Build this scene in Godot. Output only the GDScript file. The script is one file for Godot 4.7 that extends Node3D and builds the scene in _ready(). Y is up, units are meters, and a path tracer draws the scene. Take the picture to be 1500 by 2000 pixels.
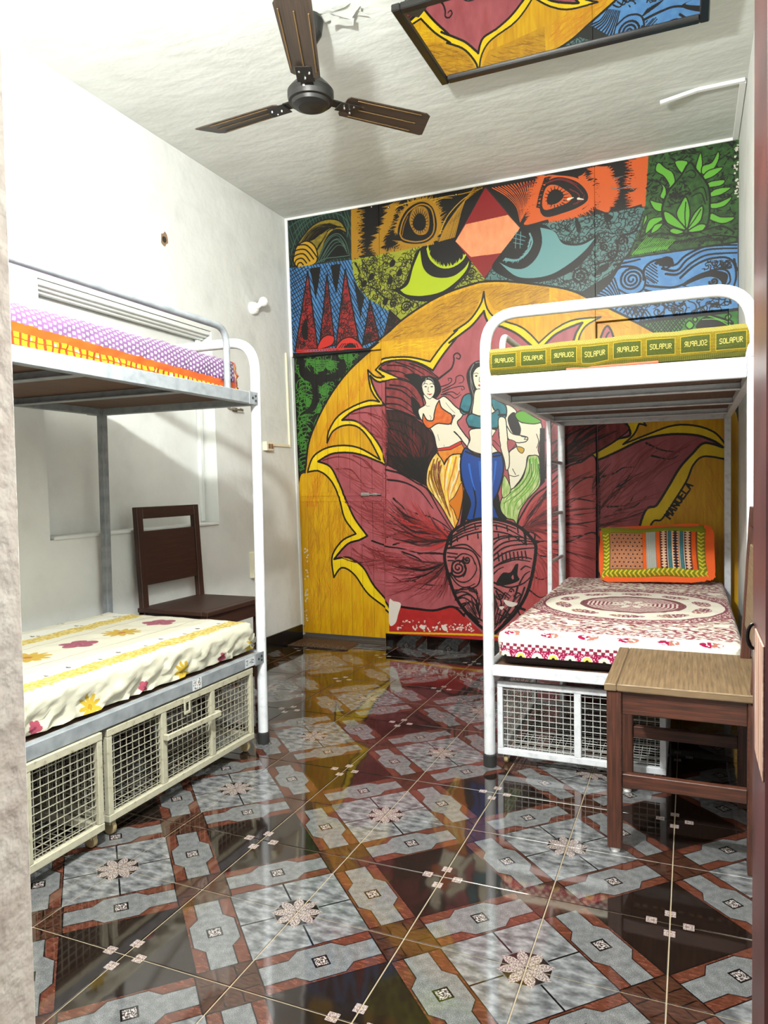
extends Node3D
# A dormitory room: two steel bunk beds, a painted back wall, patterned floor tiles, a ceiling fan and a ceiling mirror.

const ROOM_H := 3.025
const BACK_Z := -2.98
const FRONT_Z := 0.9
const RIGHT_X := 1.2
var rng := RandomNumberGenerator.new()
var M := {}
var counts := {}

# ------------------------------------------------------------------ naming
func numbered(parent: Node, called: String) -> String:
	var key := str(parent.get_instance_id()) + called
	var n: int = counts.get(key, 0)
	counts[key] = n + 1
	return called if n == 0 else "%s_%03d" % [called, n]

func put(parent: Node, o: Node3D, called: String) -> Node3D:
	o.name = numbered(parent, called)
	parent.add_child(o, true)
	return o

func tag(o: Node3D, label: String, category: String, group := "") -> Node3D:
	o.set_meta("label", label)
	o.set_meta("category", category)
	if group != "":
		o.set_meta("group", group)
	return o

func thing(called: String, label: String, category: String, at := Vector3.ZERO, turn := 0.0, group := "") -> Node3D:
	var o := Node3D.new()
	put(self, o, called)
	o.position = at
	o.rotation.y = turn
	return tag(o, label, category, group)

func structure(o: Node3D) -> Node3D:
	o.set_meta("kind", "structure")
	return o

func mesh_of(st: SurfaceTool, m: Material) -> ArrayMesh:
	var me := st.commit()
	me.surface_set_material(0, m)
	return me

func part(parent: Node, called: String, st: SurfaceTool, m: Material) -> MeshInstance3D:
	var o := MeshInstance3D.new()
	o.mesh = mesh_of(st, m)
	put(parent, o, called)
	return o

func share(parent: Node, called: String, me: Mesh, at := Vector3.ZERO, basis_ := Basis.IDENTITY) -> MeshInstance3D:
	var o := MeshInstance3D.new()
	o.mesh = me
	o.transform = Transform3D(basis_, at)
	put(parent, o, called)
	return o

# ------------------------------------------------------------------ shapes
func begin() -> SurfaceTool:
	var st := SurfaceTool.new()
	st.begin(Mesh.PRIMITIVE_TRIANGLES)
	return st

func vert(st: SurfaceTool, p: Vector3, n: Vector3, uv: Vector2) -> void:
	st.set_normal(n)
	st.set_uv(uv)
	st.add_vertex(p)

# one triangle of [point, normal, uv] corners, wound clockwise as seen along its normals
func tri3(st: SurfaceTool, a: Array, b: Array, c: Array) -> void:
	var pa: Vector3 = a[0]
	var face: Vector3 = (b[0] - pa).cross(c[0] - pa)
	var nn: Vector3 = a[1] + b[1] + c[1]
	if face.length_squared() < 1e-16:
		return
	for w: Array in ([a, c, b] if face.dot(nn) > 0.0 else [a, b, c]):
		vert(st, w[0], w[1], w[2])

# a flat polygon fan, its front side along n; uv by the function of the two axes across n
func facet(st: SurfaceTool, pts: Array, n: Vector3, uvs := []) -> void:
	var face: Vector3 = (pts[1] - pts[0]).cross(pts[2] - pts[0])
	var turn := face.dot(n) > 0.0
	for k in range(1, pts.size() - 1):
		var order := [0, k + 1, k] if turn else [0, k, k + 1]
		for q: int in order:
			var p: Vector3 = pts[q]
			var uv := Vector2(p.x + p.z * 0.7, p.y + p.z * 0.3)
			if uvs.size() > 0:
				uv = uvs[q]
			vert(st, p, n, uv)

# box with chamfered edges; b turns it
func box(st: SurfaceTool, c: Vector3, s: Vector3, bev := 0.003, b := Basis.IDENTITY) -> void:
	var h := s * 0.5
	var e := minf(bev, minf(h.x, minf(h.y, h.z)) * 0.9)
	var ax := [Vector3.RIGHT, Vector3.UP, Vector3.BACK]
	var hh := [h.x, h.y, h.z]
	for a in 3:
		var u := (a + 1) % 3
		var v := (a + 2) % 3
		for sg: float in [-1.0, 1.0]:
			var pts := []
			var uvs := []
			for q: Array in [[-1.0, -1.0], [1.0, -1.0], [1.0, 1.0], [-1.0, 1.0]]:
				var p: Vector3 = ax[a] * sg * hh[a] + ax[u] * q[0] * (hh[u] - e) + ax[v] * q[1] * (hh[v] - e)
				pts.append(c + b * p)
				# grain runs along the longest axis
				var l1: float = q[0] * hh[u]
				var l2: float = q[1] * hh[v]
				uvs.append(Vector2(l1, l2 + 0.13 * a) if hh[u] >= hh[v] else Vector2(l2, l1 + 0.13 * a))
			facet(st, pts, b * (ax[a] * sg), uvs)
	if e < 0.0004:
		return
	for a in 3:
		var u := (a + 1) % 3
		var v := (a + 2) % 3
		for su: float in [-1.0, 1.0]:
			for sv: float in [-1.0, 1.0]:
				var pts := []
				for q: Array in [[-1.0, 0.0], [1.0, 0.0], [1.0, 1.0], [-1.0, 1.0]]:
					var p: Vector3 = ax[a] * q[0] * (hh[a] - e)
					if q[1] == 0.0:
						p += ax[u] * su * hh[u] + ax[v] * sv * (hh[v] - e)
					else:
						p += ax[u] * su * (hh[u] - e) + ax[v] * sv * hh[v]
					pts.append(c + b * p)
				facet(st, pts, b * (ax[u] * su + ax[v] * sv).normalized())
	for sx: float in [-1.0, 1.0]:
		for sy: float in [-1.0, 1.0]:
			for sz: float in [-1.0, 1.0]:
				var pts := [Vector3(sx * h.x, sy * (h.y - e), sz * (h.z - e)), Vector3(sx * (h.x - e), sy * h.y, sz * (h.z - e)), Vector3(sx * (h.x - e), sy * (h.y - e), sz * h.z)]
				for k in 3:
					pts[k] = c + b * pts[k]
				facet(st, pts, b * Vector3(sx, sy, sz).normalized())

func span(st: SurfaceTool, a: Vector3, z: Vector3, bev := 0.003) -> void:
	box(st, (a + z) * 0.5, (z - a).abs(), bev)

# a bar of rectangular section from a to z
func bar(st: SurfaceTool, a: Vector3, z: Vector3, w: float, h: float, bev := 0.002) -> void:
	var d := z - a
	var f := d.normalized()
	var up := Vector3.UP if absf(f.y) < 0.9 else Vector3.BACK
	var r := up.cross(f).normalized()
	up = f.cross(r)
	box(st, (a + z) * 0.5, Vector3(w, h, d.length()), bev, Basis(r, up, f))

func round_bend(a: Vector3, c: Vector3, z: Vector3, r: float, n := 7) -> Array:
	var u := (a - c).normalized()
	var v := (z - c).normalized()
	var out := []
	for k in n + 1:
		var t := float(k) / n
		var p := c + u * r * (1 - t) * (1 - t) + v * r * t * t
		out.append(p)
	return out

func tube(st: SurfaceTool, path: Array, r: float, sides := 14, caps := true) -> void:
	var n := path.size()
	var dir0: Vector3 = (path[1] - path[0]).normalized()
	var ref := Vector3.UP if absf(dir0.y) < 0.9 else Vector3.RIGHT
	var side := ref.cross(dir0).normalized()
	var rings := []
	var along := 0.0
	for k in n:
		var d: Vector3
		if k == 0:
			d = dir0
		elif k == n - 1:
			d = (path[k] - path[k - 1]).normalized()
		else:
			d = ((path[k] - path[k - 1]).normalized() + (path[k + 1] - path[k]).normalized()).normalized()
		side = (side - d * side.dot(d)).normalized()
		var up := d.cross(side)
		if k > 0:
			along += path[k].distance_to(path[k - 1])
		var ring := []
		for q in sides + 1:
			var an := TAU * q / sides
			var nn := side * cos(an) + up * sin(an)
			ring.append([path[k] + nn * r, nn, Vector2(float(q) / sides * 0.12, along)])
		rings.append(ring)
	for k in n - 1:
		for q in sides:
			tri3(st, rings[k][q], rings[k + 1][q], rings[k + 1][q + 1])
			tri3(st, rings[k][q], rings[k + 1][q + 1], rings[k][q + 1])
	if caps:
		for e in 2:
			var k := 0 if e == 0 else n - 1
			var nn: Vector3 = -dir0 if e == 0 else (path[n - 1] - path[n - 2]).normalized()
			var pts := []
			for q in sides:
				pts.append(rings[k][q][0])
			facet(st, pts, nn)

# a profile of (radius, height) pairs turned about an axis
func lathe(st: SurfaceTool, prof: Array, at := Vector3.ZERO, b := Basis.IDENTITY, sides := 24) -> void:
	for k in prof.size() - 1:
		var p0: Vector2 = prof[k]
		var p1: Vector2 = prof[k + 1]
		var d := p1 - p0
		if d.length() < 1e-6:
			continue
		var nr := Vector2(d.y, -d.x).normalized()
		for q in sides:
			var a0 := TAU * q / sides
			var a1 := TAU * (q + 1) / sides
			var quad := []
			for w: Array in [[p0, a0], [p1, a0], [p1, a1], [p0, a1]]:
				var pp: Vector2 = w[0]
				var an: float = w[1]
				quad.append([at + b * Vector3(pp.x * cos(an), pp.y, pp.x * sin(an)), b * Vector3(nr.x * cos(an), nr.y, nr.x * sin(an)), Vector2(an / TAU, pp.y)])
			tri3(st, quad[0], quad[1], quad[2])
			tri3(st, quad[0], quad[2], quad[3])

# a surface from a grid of points (rows x columns) with uvs, smooth normals
func sheet(st: SurfaceTool, g: Array, uv: Array) -> void:
	var rows := g.size()
	var cols: int = g[0].size()
	var nrm := []
	for r in rows:
		var line := []
		for c in cols:
			var du: Vector3 = g[r][mini(c + 1, cols - 1)] - g[r][maxi(c - 1, 0)]
			var dv: Vector3 = g[mini(r + 1, rows - 1)][c] - g[maxi(r - 1, 0)][c]
			line.append(dv.cross(du).normalized())
		nrm.append(line)
	for r in rows - 1:
		for c in cols - 1:
			var w := []
			for o: Array in [[0, 0], [1, 0], [1, 1], [0, 1]]:
				w.append([g[r + o[0]][c + o[1]], nrm[r + o[0]][c + o[1]], uv[r + o[0]][c + o[1]]])
			tri3(st, w[0], w[1], w[2])
			tri3(st, w[0], w[2], w[3])

# ------------------------------------------------------------------ materials
func plain(c: Color, rough := 0.6, metal := 0.0, spec := 0.5) -> StandardMaterial3D:
	var m := StandardMaterial3D.new()
	m.albedo_color = c
	m.roughness = rough
	m.metallic = metal
	m.metallic_specular = spec
	return m

func noise_tex(freq: float, cols: Array, offs: Array, size := 512, seed_ := 1, oct := 4) -> NoiseTexture2D:
	var f := FastNoiseLite.new()
	f.seed = seed_
	f.frequency = freq
	f.noise_type = FastNoiseLite.TYPE_SIMPLEX_SMOOTH
	f.fractal_octaves = oct
	var t := NoiseTexture2D.new()
	t.width = size
	t.height = size
	t.seamless = true
	t.noise = f
	var g := Gradient.new()
	g.offsets = PackedFloat32Array(offs)
	var cc := PackedColorArray()
	for c: Color in cols:
		cc.append(c)
	g.colors = cc
	t.color_ramp = g
	return t

func relief(freq: float, strength: float, size := 512, seed_ := 3, oct := 4) -> NoiseTexture2D:
	var f := FastNoiseLite.new()
	f.seed = seed_
	f.frequency = freq
	f.fractal_octaves = oct
	var t := NoiseTexture2D.new()
	t.width = size
	t.height = size
	t.seamless = true
	t.as_normal_map = true
	t.bump_strength = strength
	t.noise = f
	return t

func rgb(r: int, g: int, b: int) -> Color:
	return Color8(r, g, b)

# ------------------------------------------------------------------ drawing on images
var I: Image
var W := 0
var HH := 0
var pats := {}
var inks := {}

func _curve(flat: Array, smooth: int, closed: bool) -> PackedVector2Array:
	var p := PackedVector2Array()
	for k in range(0, flat.size(), 2):
		p.append(Vector2(flat[k], flat[k + 1]))
	if smooth == 0 or p.size() < 3:
		return p
	var out := PackedVector2Array()
	var n := p.size()
	var last := n if closed else n - 1
	for k in last:
		var p0 := p[(k - 1 + n) % n] if closed else p[maxi(k - 1, 0)]
		var p1 := p[k]
		var p2 := p[(k + 1) % n]
		var p3 := p[(k + 2) % n] if closed else p[mini(k + 2, n - 1)]
		var steps := clampi(int(p1.distance_to(p2) / 6.0), 1, 9)
		for s in steps:
			var t := float(s) / steps
			out.append(0.5 * (2.0 * p1 + (p2 - p0) * t + (2.0 * p0 - 5.0 * p1 + 4.0 * p2 - p3) * t * t + (3.0 * p1 - p0 - 3.0 * p2 + p3) * t * t * t))
	if not closed:
		out.append(p[n - 1])
	return out

func _fill_poly(pat: String, p: PackedVector2Array) -> void:
	var lo := HH
	var hi := 0
	for q in p:
		lo = mini(lo, int(floor(q.y)))
		hi = maxi(hi, int(ceil(q.y)))
	lo = clampi(lo, 0, HH - 1)
	hi = clampi(hi, 0, HH - 1)
	var rows := []
	rows.resize(hi - lo + 1)
	for k in rows.size():
		rows[k] = []
	for k in p.size():
		var a := p[k]
		var b := p[(k + 1) % p.size()]
		if a.y > b.y:
			var t := a
			a = b
			b = t
		var y0 := maxi(int(ceil(a.y - 0.5)), lo)
		var y1 := mini(int(ceil(b.y - 0.5)) - 1, hi)
		if b.y - a.y < 1e-6:
			continue
		var sl := (b.x - a.x) / (b.y - a.y)
		for y in range(y0, y1 + 1):
			rows[y - lo].append(a.x + (y + 0.5 - a.y) * sl)
	var src: Image = pats.get(pat)
	var col: Color = inks.get(pat, Color.BLACK)
	for y in range(lo, hi + 1):
		var xs: Array = rows[y - lo]
		xs.sort()
		for k in range(0, xs.size() - 1, 2):
			var x0 := clampi(int(round(xs[k])), 0, W)
			var x1 := clampi(int(round(xs[k + 1])), 0, W)
			if x1 <= x0:
				continue
			if src == null:
				I.fill_rect(Rect2i(x0, y, x1 - x0, 1), col)
			else:
				var sz := src.get_width()
				var x := x0
				while x < x1:
					var sx := x % sz
					var w := mini(sz - sx, x1 - x)
					I.blit_rect(src, Rect2i(sx, y % sz, w, 1), Vector2i(x, y))
					x += w

func _fill(pat: String, smooth: int, flat: Array, line := 0) -> void:
	var p := _curve(flat, smooth, true)
	_fill_poly(pat, p)
	if line > 0:
		p.append(p[0])
		_draw(p, line, line, inks["k"])

func _dot(x: float, y: float, w: float, col: Color) -> void:
	if w <= 2.5:
		I.fill_rect(Rect2i(int(x - w * 0.5), int(y - w * 0.5), maxi(1, int(round(w))), maxi(1, int(round(w)))), col)
		return
	var r := w * 0.5
	I.fill_rect(Rect2i(int(round(x - r)), int(round(y - r * 0.45)), int(round(w)), maxi(1, int(round(r * 0.9)))), col)
	I.fill_rect(Rect2i(int(round(x - r * 0.75)), int(round(y - r * 0.75)), maxi(1, int(round(w * 0.75))), maxi(1, int(round(w * 0.75)))), col)
	I.fill_rect(Rect2i(int(round(x - r * 0.45)), int(round(y - r)), maxi(1, int(round(r * 0.9))), int(round(w))), col)

func _draw(p: PackedVector2Array, w0: float, w1: float, col: Color) -> void:
	var total := 0.0
	for k in p.size() - 1:
		total += p[k].distance_to(p[k + 1])
	if total < 0.01:
		return
	var done := 0.0
	for k in p.size() - 1:
		var d := p[k].distance_to(p[k + 1])
		var stepn := maxi(1, int(ceil(d / maxf(1.2, minf(w0, w1) * 0.35))))
		for s in stepn:
			var t := float(s) / stepn
			var q := p[k].lerp(p[k + 1], t)
			_dot(q.x, q.y, lerpf(w0, w1, (done + d * t) / total), col)
		done += d
	_dot(p[p.size() - 1].x, p[p.size() - 1].y, w1, col)

func _line(col: String, w0: float, w1: float, flat: Array, smooth := 1) -> void:
	_draw(_curve(flat, smooth, false), w0, w1, inks[col])

func _spiral(x: int, y: int, r: int, turns: float, w: float, col: String, ph: float) -> void:
	var p := PackedVector2Array()
	var n := int(turns * 18)
	for k in n + 1:
		var t := float(k) / n
		var a := ph + t * turns * TAU
		p.append(Vector2(x, y) + Vector2(cos(a), sin(a)) * r * (0.12 + 0.88 * t))
	_draw(p, w * 0.8, w, inks[col])

func _box_of(p: PackedVector2Array) -> Rect2:
	var r := Rect2(p[0], Vector2.ZERO)
	for q in p:
		r = r.expand(q)
	return r

func _hatch(flat: Array, deg: float, gap: float, w: float, col: String, seed_: int) -> void:
	var p := _curve(flat, 0, true)
	var r := _box_of(p)
	rng.seed = seed_
	var d := Vector2(cos(deg_to_rad(deg)), sin(deg_to_rad(deg)))
	var n := Vector2(-d.y, d.x)
	var c := r.get_center()
	var half := r.size.length() * 0.5
	var o := -half
	while o < half:
		var a := c + n * o - d * half
		var b := c + n * (o + rng.randf_range(-0.25, 0.25) * gap) + d * half
		for seg: PackedVector2Array in Geometry2D.intersect_polyline_with_polygon(PackedVector2Array([a, b]), p):
			_draw(seg, w, w, inks[col])
		o += gap * rng.randf_range(0.7, 1.3)

func _inside(p: PackedVector2Array, r: Rect2) -> Vector2:
	for k in 40:
		var q := r.position + Vector2(rng.randf(), rng.randf()) * r.size
		if Geometry2D.is_point_in_polygon(q, p):
			return q
	return p[0]

# curls and squiggles all over a painted field
func _doodle(flat: Array, n: int, w: float, col: String, seed_: int) -> void:
	var p := _curve(flat, 0, true)
	var r := _box_of(p)
	rng.seed = seed_
	for k in n:
		var q := _inside(p, r)
		var pl := PackedVector2Array()
		var a := rng.randf() * TAU
		var bend := rng.randf_range(-0.9, 0.9)
		var sp := rng.randf_range(3.5, 7.0)
		for s in 14:
			pl.append(q)
			q += Vector2(cos(a), sin(a)) * sp
			a += bend
			bend *= 0.93
			if s == 7:
				bend = -bend * 1.4
		for seg: PackedVector2Array in Geometry2D.intersect_polyline_with_polygon(pl, p):
			_draw(seg, w * 0.8, w * 0.5, inks[col])

func _scratch(flat: Array, n: int, w: float, col: String, seed_: int) -> void:
	var p := _curve(flat, 0, true)
	var r := _box_of(p)
	rng.seed = seed_
	for k in n:
		var q := _inside(p, r)
		var e := q + Vector2(rng.randf_range(-22, 22), rng.randf_range(-16, 16))
		for seg: PackedVector2Array in Geometry2D.intersect_polyline_with_polygon(PackedVector2Array([q, e]), p):
			_draw(seg, w * rng.randf_range(0.8, 3.0), w * 0.6, inks[col])

# tufts along a line, pointing one way
func _fur(flat: Array, length: float, w: float, deg: float, col: String) -> void:
	var p := _curve(flat, 1, false)
	rng.seed = flat.size() * 7 + int(length)
	for k in p.size() - 1:
		var n := maxi(1, int(p[k].distance_to(p[k + 1]) / 5.0))
		for s in n:
			var q := p[k].lerp(p[k + 1], float(s) / n)
			var a := deg_to_rad(deg + rng.randf_range(-28, 28))
			var e := q - Vector2(cos(a), -sin(a)) * length * rng.randf_range(0.5, 1.3)
			_draw(PackedVector2Array([q, e]), w * 1.5, 1.0, inks[col])

# loose dry-brush strokes of paint, each a little toward another colour
func _brush(flat: Array, n: int, w: float, col: String, seed_: int, turn := 1.4, alpha := 0.3) -> void:
	var p := _curve(flat, 0, true)
	var r := _box_of(p)
	rng.seed = seed_
	var base: Color = inks[col]
	for k in n * 3:
		var q := _inside(p, r)
		var a := turn + rng.randf_range(-0.35, 0.35)
		var l := rng.randf_range(25, 90)
		var pl := PackedVector2Array([q, q + Vector2(cos(a), sin(a)) * l * 0.5, q + Vector2(cos(a + 0.12), sin(a + 0.12)) * l])
		_stroke_in(pl, p, base, alpha * rng.randf_range(0.3, 1.0), rng.randf_range(1.5, w * 0.8))

func _stroke_in(pl: PackedVector2Array, p: PackedVector2Array, base: Color, alpha: float, w: float) -> void:
	for seg: PackedVector2Array in Geometry2D.intersect_polyline_with_polygon(pl, p):
		var m := seg[seg.size() / 2]
		var c := I.get_pixel(clampi(int(m.x), 0, W - 1), clampi(int(m.y), 0, HH - 1))
		var n := seg.size()
		var a := PackedVector2Array()
		var b := PackedVector2Array()
		for j in n:
			if j <= n / 2:
				a.append(seg[j])
			if j >= n / 2:
				b.append(seg[j])
		if a.size() > 1:
			_draw(a, 1.0, w, c.lerp(base, alpha))
		if b.size() > 1:
			_draw(b, w, 1.0, c.lerp(base, alpha))

# streaks that run together toward a point
func _rays(flat: Array, to: Array, n: int, w: float, col: String, seed_: int, alpha: float, length := 110.0) -> void:
	var p := _curve(flat, 1, true)
	var r := _box_of(p)
	var c := Vector2(to[0], to[1])
	rng.seed = seed_
	for k in n:
		var q := _inside(p, r)
		var d := (c - q).normalized()
		var l := minf(length * rng.randf_range(0.6, 1.3), q.distance_to(c))
		var side := Vector2(-d.y, d.x) * l * (0.1 + rng.randf_range(-0.05, 0.05))
		var flat2 := []
		for h: Array in [[0.0, 0.0], [0.25, 0.6], [0.5, 0.9], [0.75, 0.5], [1.0, 0.0]]:
			var z: Vector2 = q + d * l * h[0] + side * h[1]
			flat2.append(z.x)
			flat2.append(z.y)
		_stroke_in(_curve(flat2, 1, false), p, inks[col], alpha * rng.randf_range(0.4, 1.0), w * rng.randf_range(0.5, 1.2))

func _chips(flat: Array, n: int, col: String, seed_: int) -> void:
	var p := _curve(flat, 0, true)
	var r := _box_of(p)
	rng.seed = seed_
	for k in n:
		var q := _inside(p, r)
		for j in 3:
			_dot(q.x + rng.randf_range(-5, 5), q.y + rng.randf_range(-4, 4), rng.randf_range(2, 8), inks[col])

func _pattern(called: String, a: Color, b: Color, fx := 0.02, fy := 0.006, size := 256, c := Color.TRANSPARENT) -> void:
	var f := FastNoiseLite.new()
	f.seed = called.hash() % 9973
	f.frequency = 1.0
	f.fractal_octaves = 3
	var im := Image.create(size, size, false, Image.FORMAT_RGB8)
	for y in size:
		# triangle-wave sampling keeps the tile seamless
		var yy := absf(y - size * 0.5)
		for x in size:
			var xx := absf(x - size * 0.5)
			var t := clampf(0.5 + 0.8 * f.get_noise_2d(xx * fx, yy * fy), 0, 1)
			var col := a.lerp(b, t)
			if c.a > 0.0:
				var s := f.get_noise_2d(xx * fx * 0.3 + 90.0, yy * fy * 0.3)
				if s > 0.15:
					col = col.lerp(c, clampf((s - 0.15) * 2.0, 0, 0.8))
			im.set_pixel(x, y, col)
	pats[called] = im
	inks[called] = a

func canvas(w: int, h: int, c: Color) -> void:
	I = Image.create(w, h, false, Image.FORMAT_RGB8)
	I.fill(c)
	W = w
	HH = h

func printed(rough := 0.7, spec := 0.5) -> StandardMaterial3D:
	var m := plain(Color.WHITE, rough, 0.0, spec)
	m.albedo_texture = ImageTexture.create_from_image(I)
	return m

# block letters on a 5 x 7 grid of cells
const GLYPHS := {"S": [15, 16, 16, 14, 1, 1, 30], "O": [14, 17, 17, 17, 17, 17, 14], "L": [16, 16, 16, 16, 16, 16, 31], "A": [14, 17, 17, 31, 17, 17, 17], "P": [30, 17, 17, 30, 16, 16, 16], "U": [17, 17, 17, 17, 17, 17, 14], "R": [30, 17, 17, 30, 20, 18, 17], "3": [31, 2, 4, 2, 1, 17, 14], "4": [2, 6, 10, 18, 31, 2, 2], "2": [14, 17, 1, 2, 4, 8, 31]}

func letters(word: String, x: int, y: int, cell: int, col: Color, mirrored := false, tall := 1.0) -> void:
	var n := word.length()
	var full := n * 6 * cell
	for k in n:
		var rows: Array = GLYPHS[word[k]]
		for r in 7:
			for c in 5:
				if (int(rows[r]) >> (4 - c)) & 1:
					var px := k * 6 * cell + c * cell
					if mirrored:
						px = full - px - cell
					I.fill_rect(Rect2i(x + px, y + int(r * cell * tall), cell, int(ceil(cell * tall))), col)

# ------------------------------------------------------------------ _ready: camera and light first
func _ready() -> void:
	var cam := Camera3D.new()
	cam.name = "camera"
	add_child(cam)
	cam.position = Vector3(0.94784, 1.11244, 1.6161)
	cam.basis = Basis.from_euler(Vector3(-0.0372413, 0.399526, -0.0163647), EULER_ORDER_YXZ)
	cam.fov = rad_to_deg(2.0 * atan(1000.0 / 1418.2))
	cam.near = 0.02
	cam.current = true

	var we := WorldEnvironment.new()
	we.name = "daylight"
	var env := Environment.new()
	env.background_mode = Environment.BG_COLOR
	env.background_color = Color(0.95, 0.97, 1.0)
	env.background_energy_multiplier = 0.34
	env.tonemap_mode = Environment.TONE_MAPPER_LINEAR
	env.tonemap_exposure = 1.0
	env.sdfgi_enabled = true
	env.ssao_enabled = true
	env.ssil_enabled = true
	we.environment = env
	add_child(we)

	# the one lamp of the room: a bulb over the doorway
	bulb_lamp(Vector3(0.05, 2.3, 0.74), 9.5)

	make_materials()
	paint_mural()
	build_room()
	build_floor()
	build_doors()
	build_fittings()
	build_fan()
	build_mirror()
	left_bed()
	right_bed()
	build_chairs()
	build_small_things()

func bulb_lamp(at: Vector3, power: float) -> void:
	var t := thing("wall_bulb", "lit white bulb in a holder on the wall above the doorway", "lamp", at)
	var st := begin()
	lathe(st, [Vector2(0.0, -0.11), Vector2(0.03, -0.105), Vector2(0.048, -0.07), Vector2(0.05, -0.03), Vector2(0.03, 0.02), Vector2(0.02, 0.04)], Vector3.ZERO, Basis(Vector3.RIGHT, PI * 0.5))
	var m := plain(Color(1, 1, 1), 0.4)
	m.emission_enabled = true
	m.emission = Color(1.0, 0.98, 0.95)
	m.emission_energy_multiplier = 3.0
	part(t, "bulb", st, m)
	st = begin()
	lathe(st, [Vector2(0.0, 0.04), Vector2(0.024, 0.04), Vector2(0.026, 0.09), Vector2(0.05, 0.14), Vector2(0.05, 0.158), Vector2(0.0, 0.158)], Vector3.ZERO, Basis(Vector3.RIGHT, PI * 0.5))
	part(t, "holder", st, plain(Color(0.8, 0.8, 0.78), 0.4))
	var l := OmniLight3D.new()
	l.name = "bulb_light"
	t.add_child(l)
	l.position = Vector3(0, 0, -0.03)
	l.light_energy = power
	l.light_color = Color(0.98, 1.0, 0.985)
	l.light_size = 0.05
	l.omni_range = 12.0
	l.omni_attenuation = 2.0
	l.shadow_enabled = true

func make_materials() -> void:
	var w := plain(Color.WHITE, 0.78, 0.0, 0.35)
	w.albedo_texture = noise_tex(0.006, [rgb(200, 202, 199), rgb(210, 212, 209), rgb(215, 217, 214)], [0.0, 0.4, 1.0], 512, 5)
	w.normal_enabled = true
	w.normal_texture = relief(0.012, 5.0, 512, 8, 5)
	w.normal_scale = 0.35
	w.uv1_triplanar = true
	w.uv1_world_triplanar = true
	w.uv1_scale = Vector3(0.9, 0.9, 0.9)
	M.wall = w
	var c := w.duplicate() as StandardMaterial3D
	c.albedo_texture = noise_tex(0.005, [rgb(200, 202, 196), rgb(207, 209, 203), rgb(212, 214, 209)], [0.0, 0.5, 1.0], 512, 15)
	c.normal_texture = relief(0.014, 8.0, 512, 18, 4)
	c.normal_scale = 0.22
	c.uv1_scale = Vector3(0.75, 0.75, 1.5)
	M.ceiling = c
	var j := w.duplicate() as StandardMaterial3D
	j.albedo_texture = noise_tex(0.012, [rgb(176, 160, 152), rgb(205, 192, 185), rgb(222, 212, 205)], [0.0, 0.45, 1.0], 512, 25)
	j.normal_texture = relief(0.02, 9.0, 512, 28, 5)
	j.normal_scale = 0.9
	j.uv1_scale = Vector3(1.6, 1.6, 1.6)
	M.jamb = j
	M.white_paint = plain(rgb(240, 240, 238), 0.45)
	var s := plain(Color.WHITE, 0.36, 0.0, 0.5)
	s.albedo_texture = noise_tex(0.03, [rgb(176, 179, 184), rgb(200, 203, 207), rgb(210, 212, 216)], [0.0, 0.35, 1.0], 256, 31)
	s.uv1_triplanar = true
	s.uv1_scale = Vector3(3, 3, 3)
	M.steel_white = s
	var g := plain(Color.WHITE, 0.42, 0.0, 0.5)
	g.albedo_texture = noise_tex(0.02, [rgb(108, 113, 118), rgb(126, 131, 135), rgb(138, 143, 147)], [0.0, 0.45, 1.0], 256, 33)
	g.uv1_triplanar = true
	g.uv1_scale = Vector3(3, 3, 3)
	M.steel_grey = g
	var cr := plain(Color.WHITE, 0.45)
	cr.albedo_texture = noise_tex(0.03, [rgb(112, 98, 70), rgb(162, 158, 138), rgb(176, 172, 152)], [0.0, 0.25, 1.0], 256, 35)
	cr.uv1_triplanar = true
	cr.uv1_scale = Vector3(4, 4, 4)
	M.cream_steel = cr
	M.wire = plain(rgb(150, 146, 130), 0.5)
	M.wire_white = plain(rgb(176, 176, 172), 0.5)
	M.ply = wood(rgb(70, 50, 38), rgb(104, 76, 56), 41, 0.7)
	M.dark_wood = wood(rgb(34, 20, 14), rgb(62, 36, 24), 43, 0.5)
	M.chair_wood = wood(rgb(40, 20, 13), rgb(92, 48, 30), 45, 0.5)
	M.seat_wood = wood(rgb(86, 68, 48), rgb(130, 108, 78), 47, 0.6)
	M.rubber = plain(rgb(26, 26, 26), 0.8)
	M.black_frame = plain(rgb(14, 14, 14), 0.3)
	M.fan_metal = plain(rgb(26, 25, 24), 0.4, 0.2)
	M.fan_blade = wood(rgb(36, 29, 24), rgb(62, 50, 40), 49, 0.4)
	M.fan_line = plain(rgb(112, 90, 58), 0.4, 0.4)
	M.chrome = plain(rgb(200, 200, 200), 0.25, 0.9)
	M.mirror = plain(rgb(238, 240, 240), 0.0, 1.0)
	M.grout = plain(rgb(142, 128, 106), 0.9)
	M.switch_box = plain(rgb(222, 214, 190), 0.5)
	M.switch_dark = plain(rgb(120, 84, 60), 0.5)
	var d := plain(Color.WHITE, 0.32, 0.0, 0.5)
	d.albedo_texture = noise_tex(0.02, [rgb(48, 20, 22), rgb(66, 30, 32), rgb(80, 40, 40)], [0.0, 0.5, 1.0], 256, 51)
	d.uv1_triplanar = true
	d.uv1_scale = Vector3(2, 2, 2)
	M.maroon_paint = d

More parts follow.
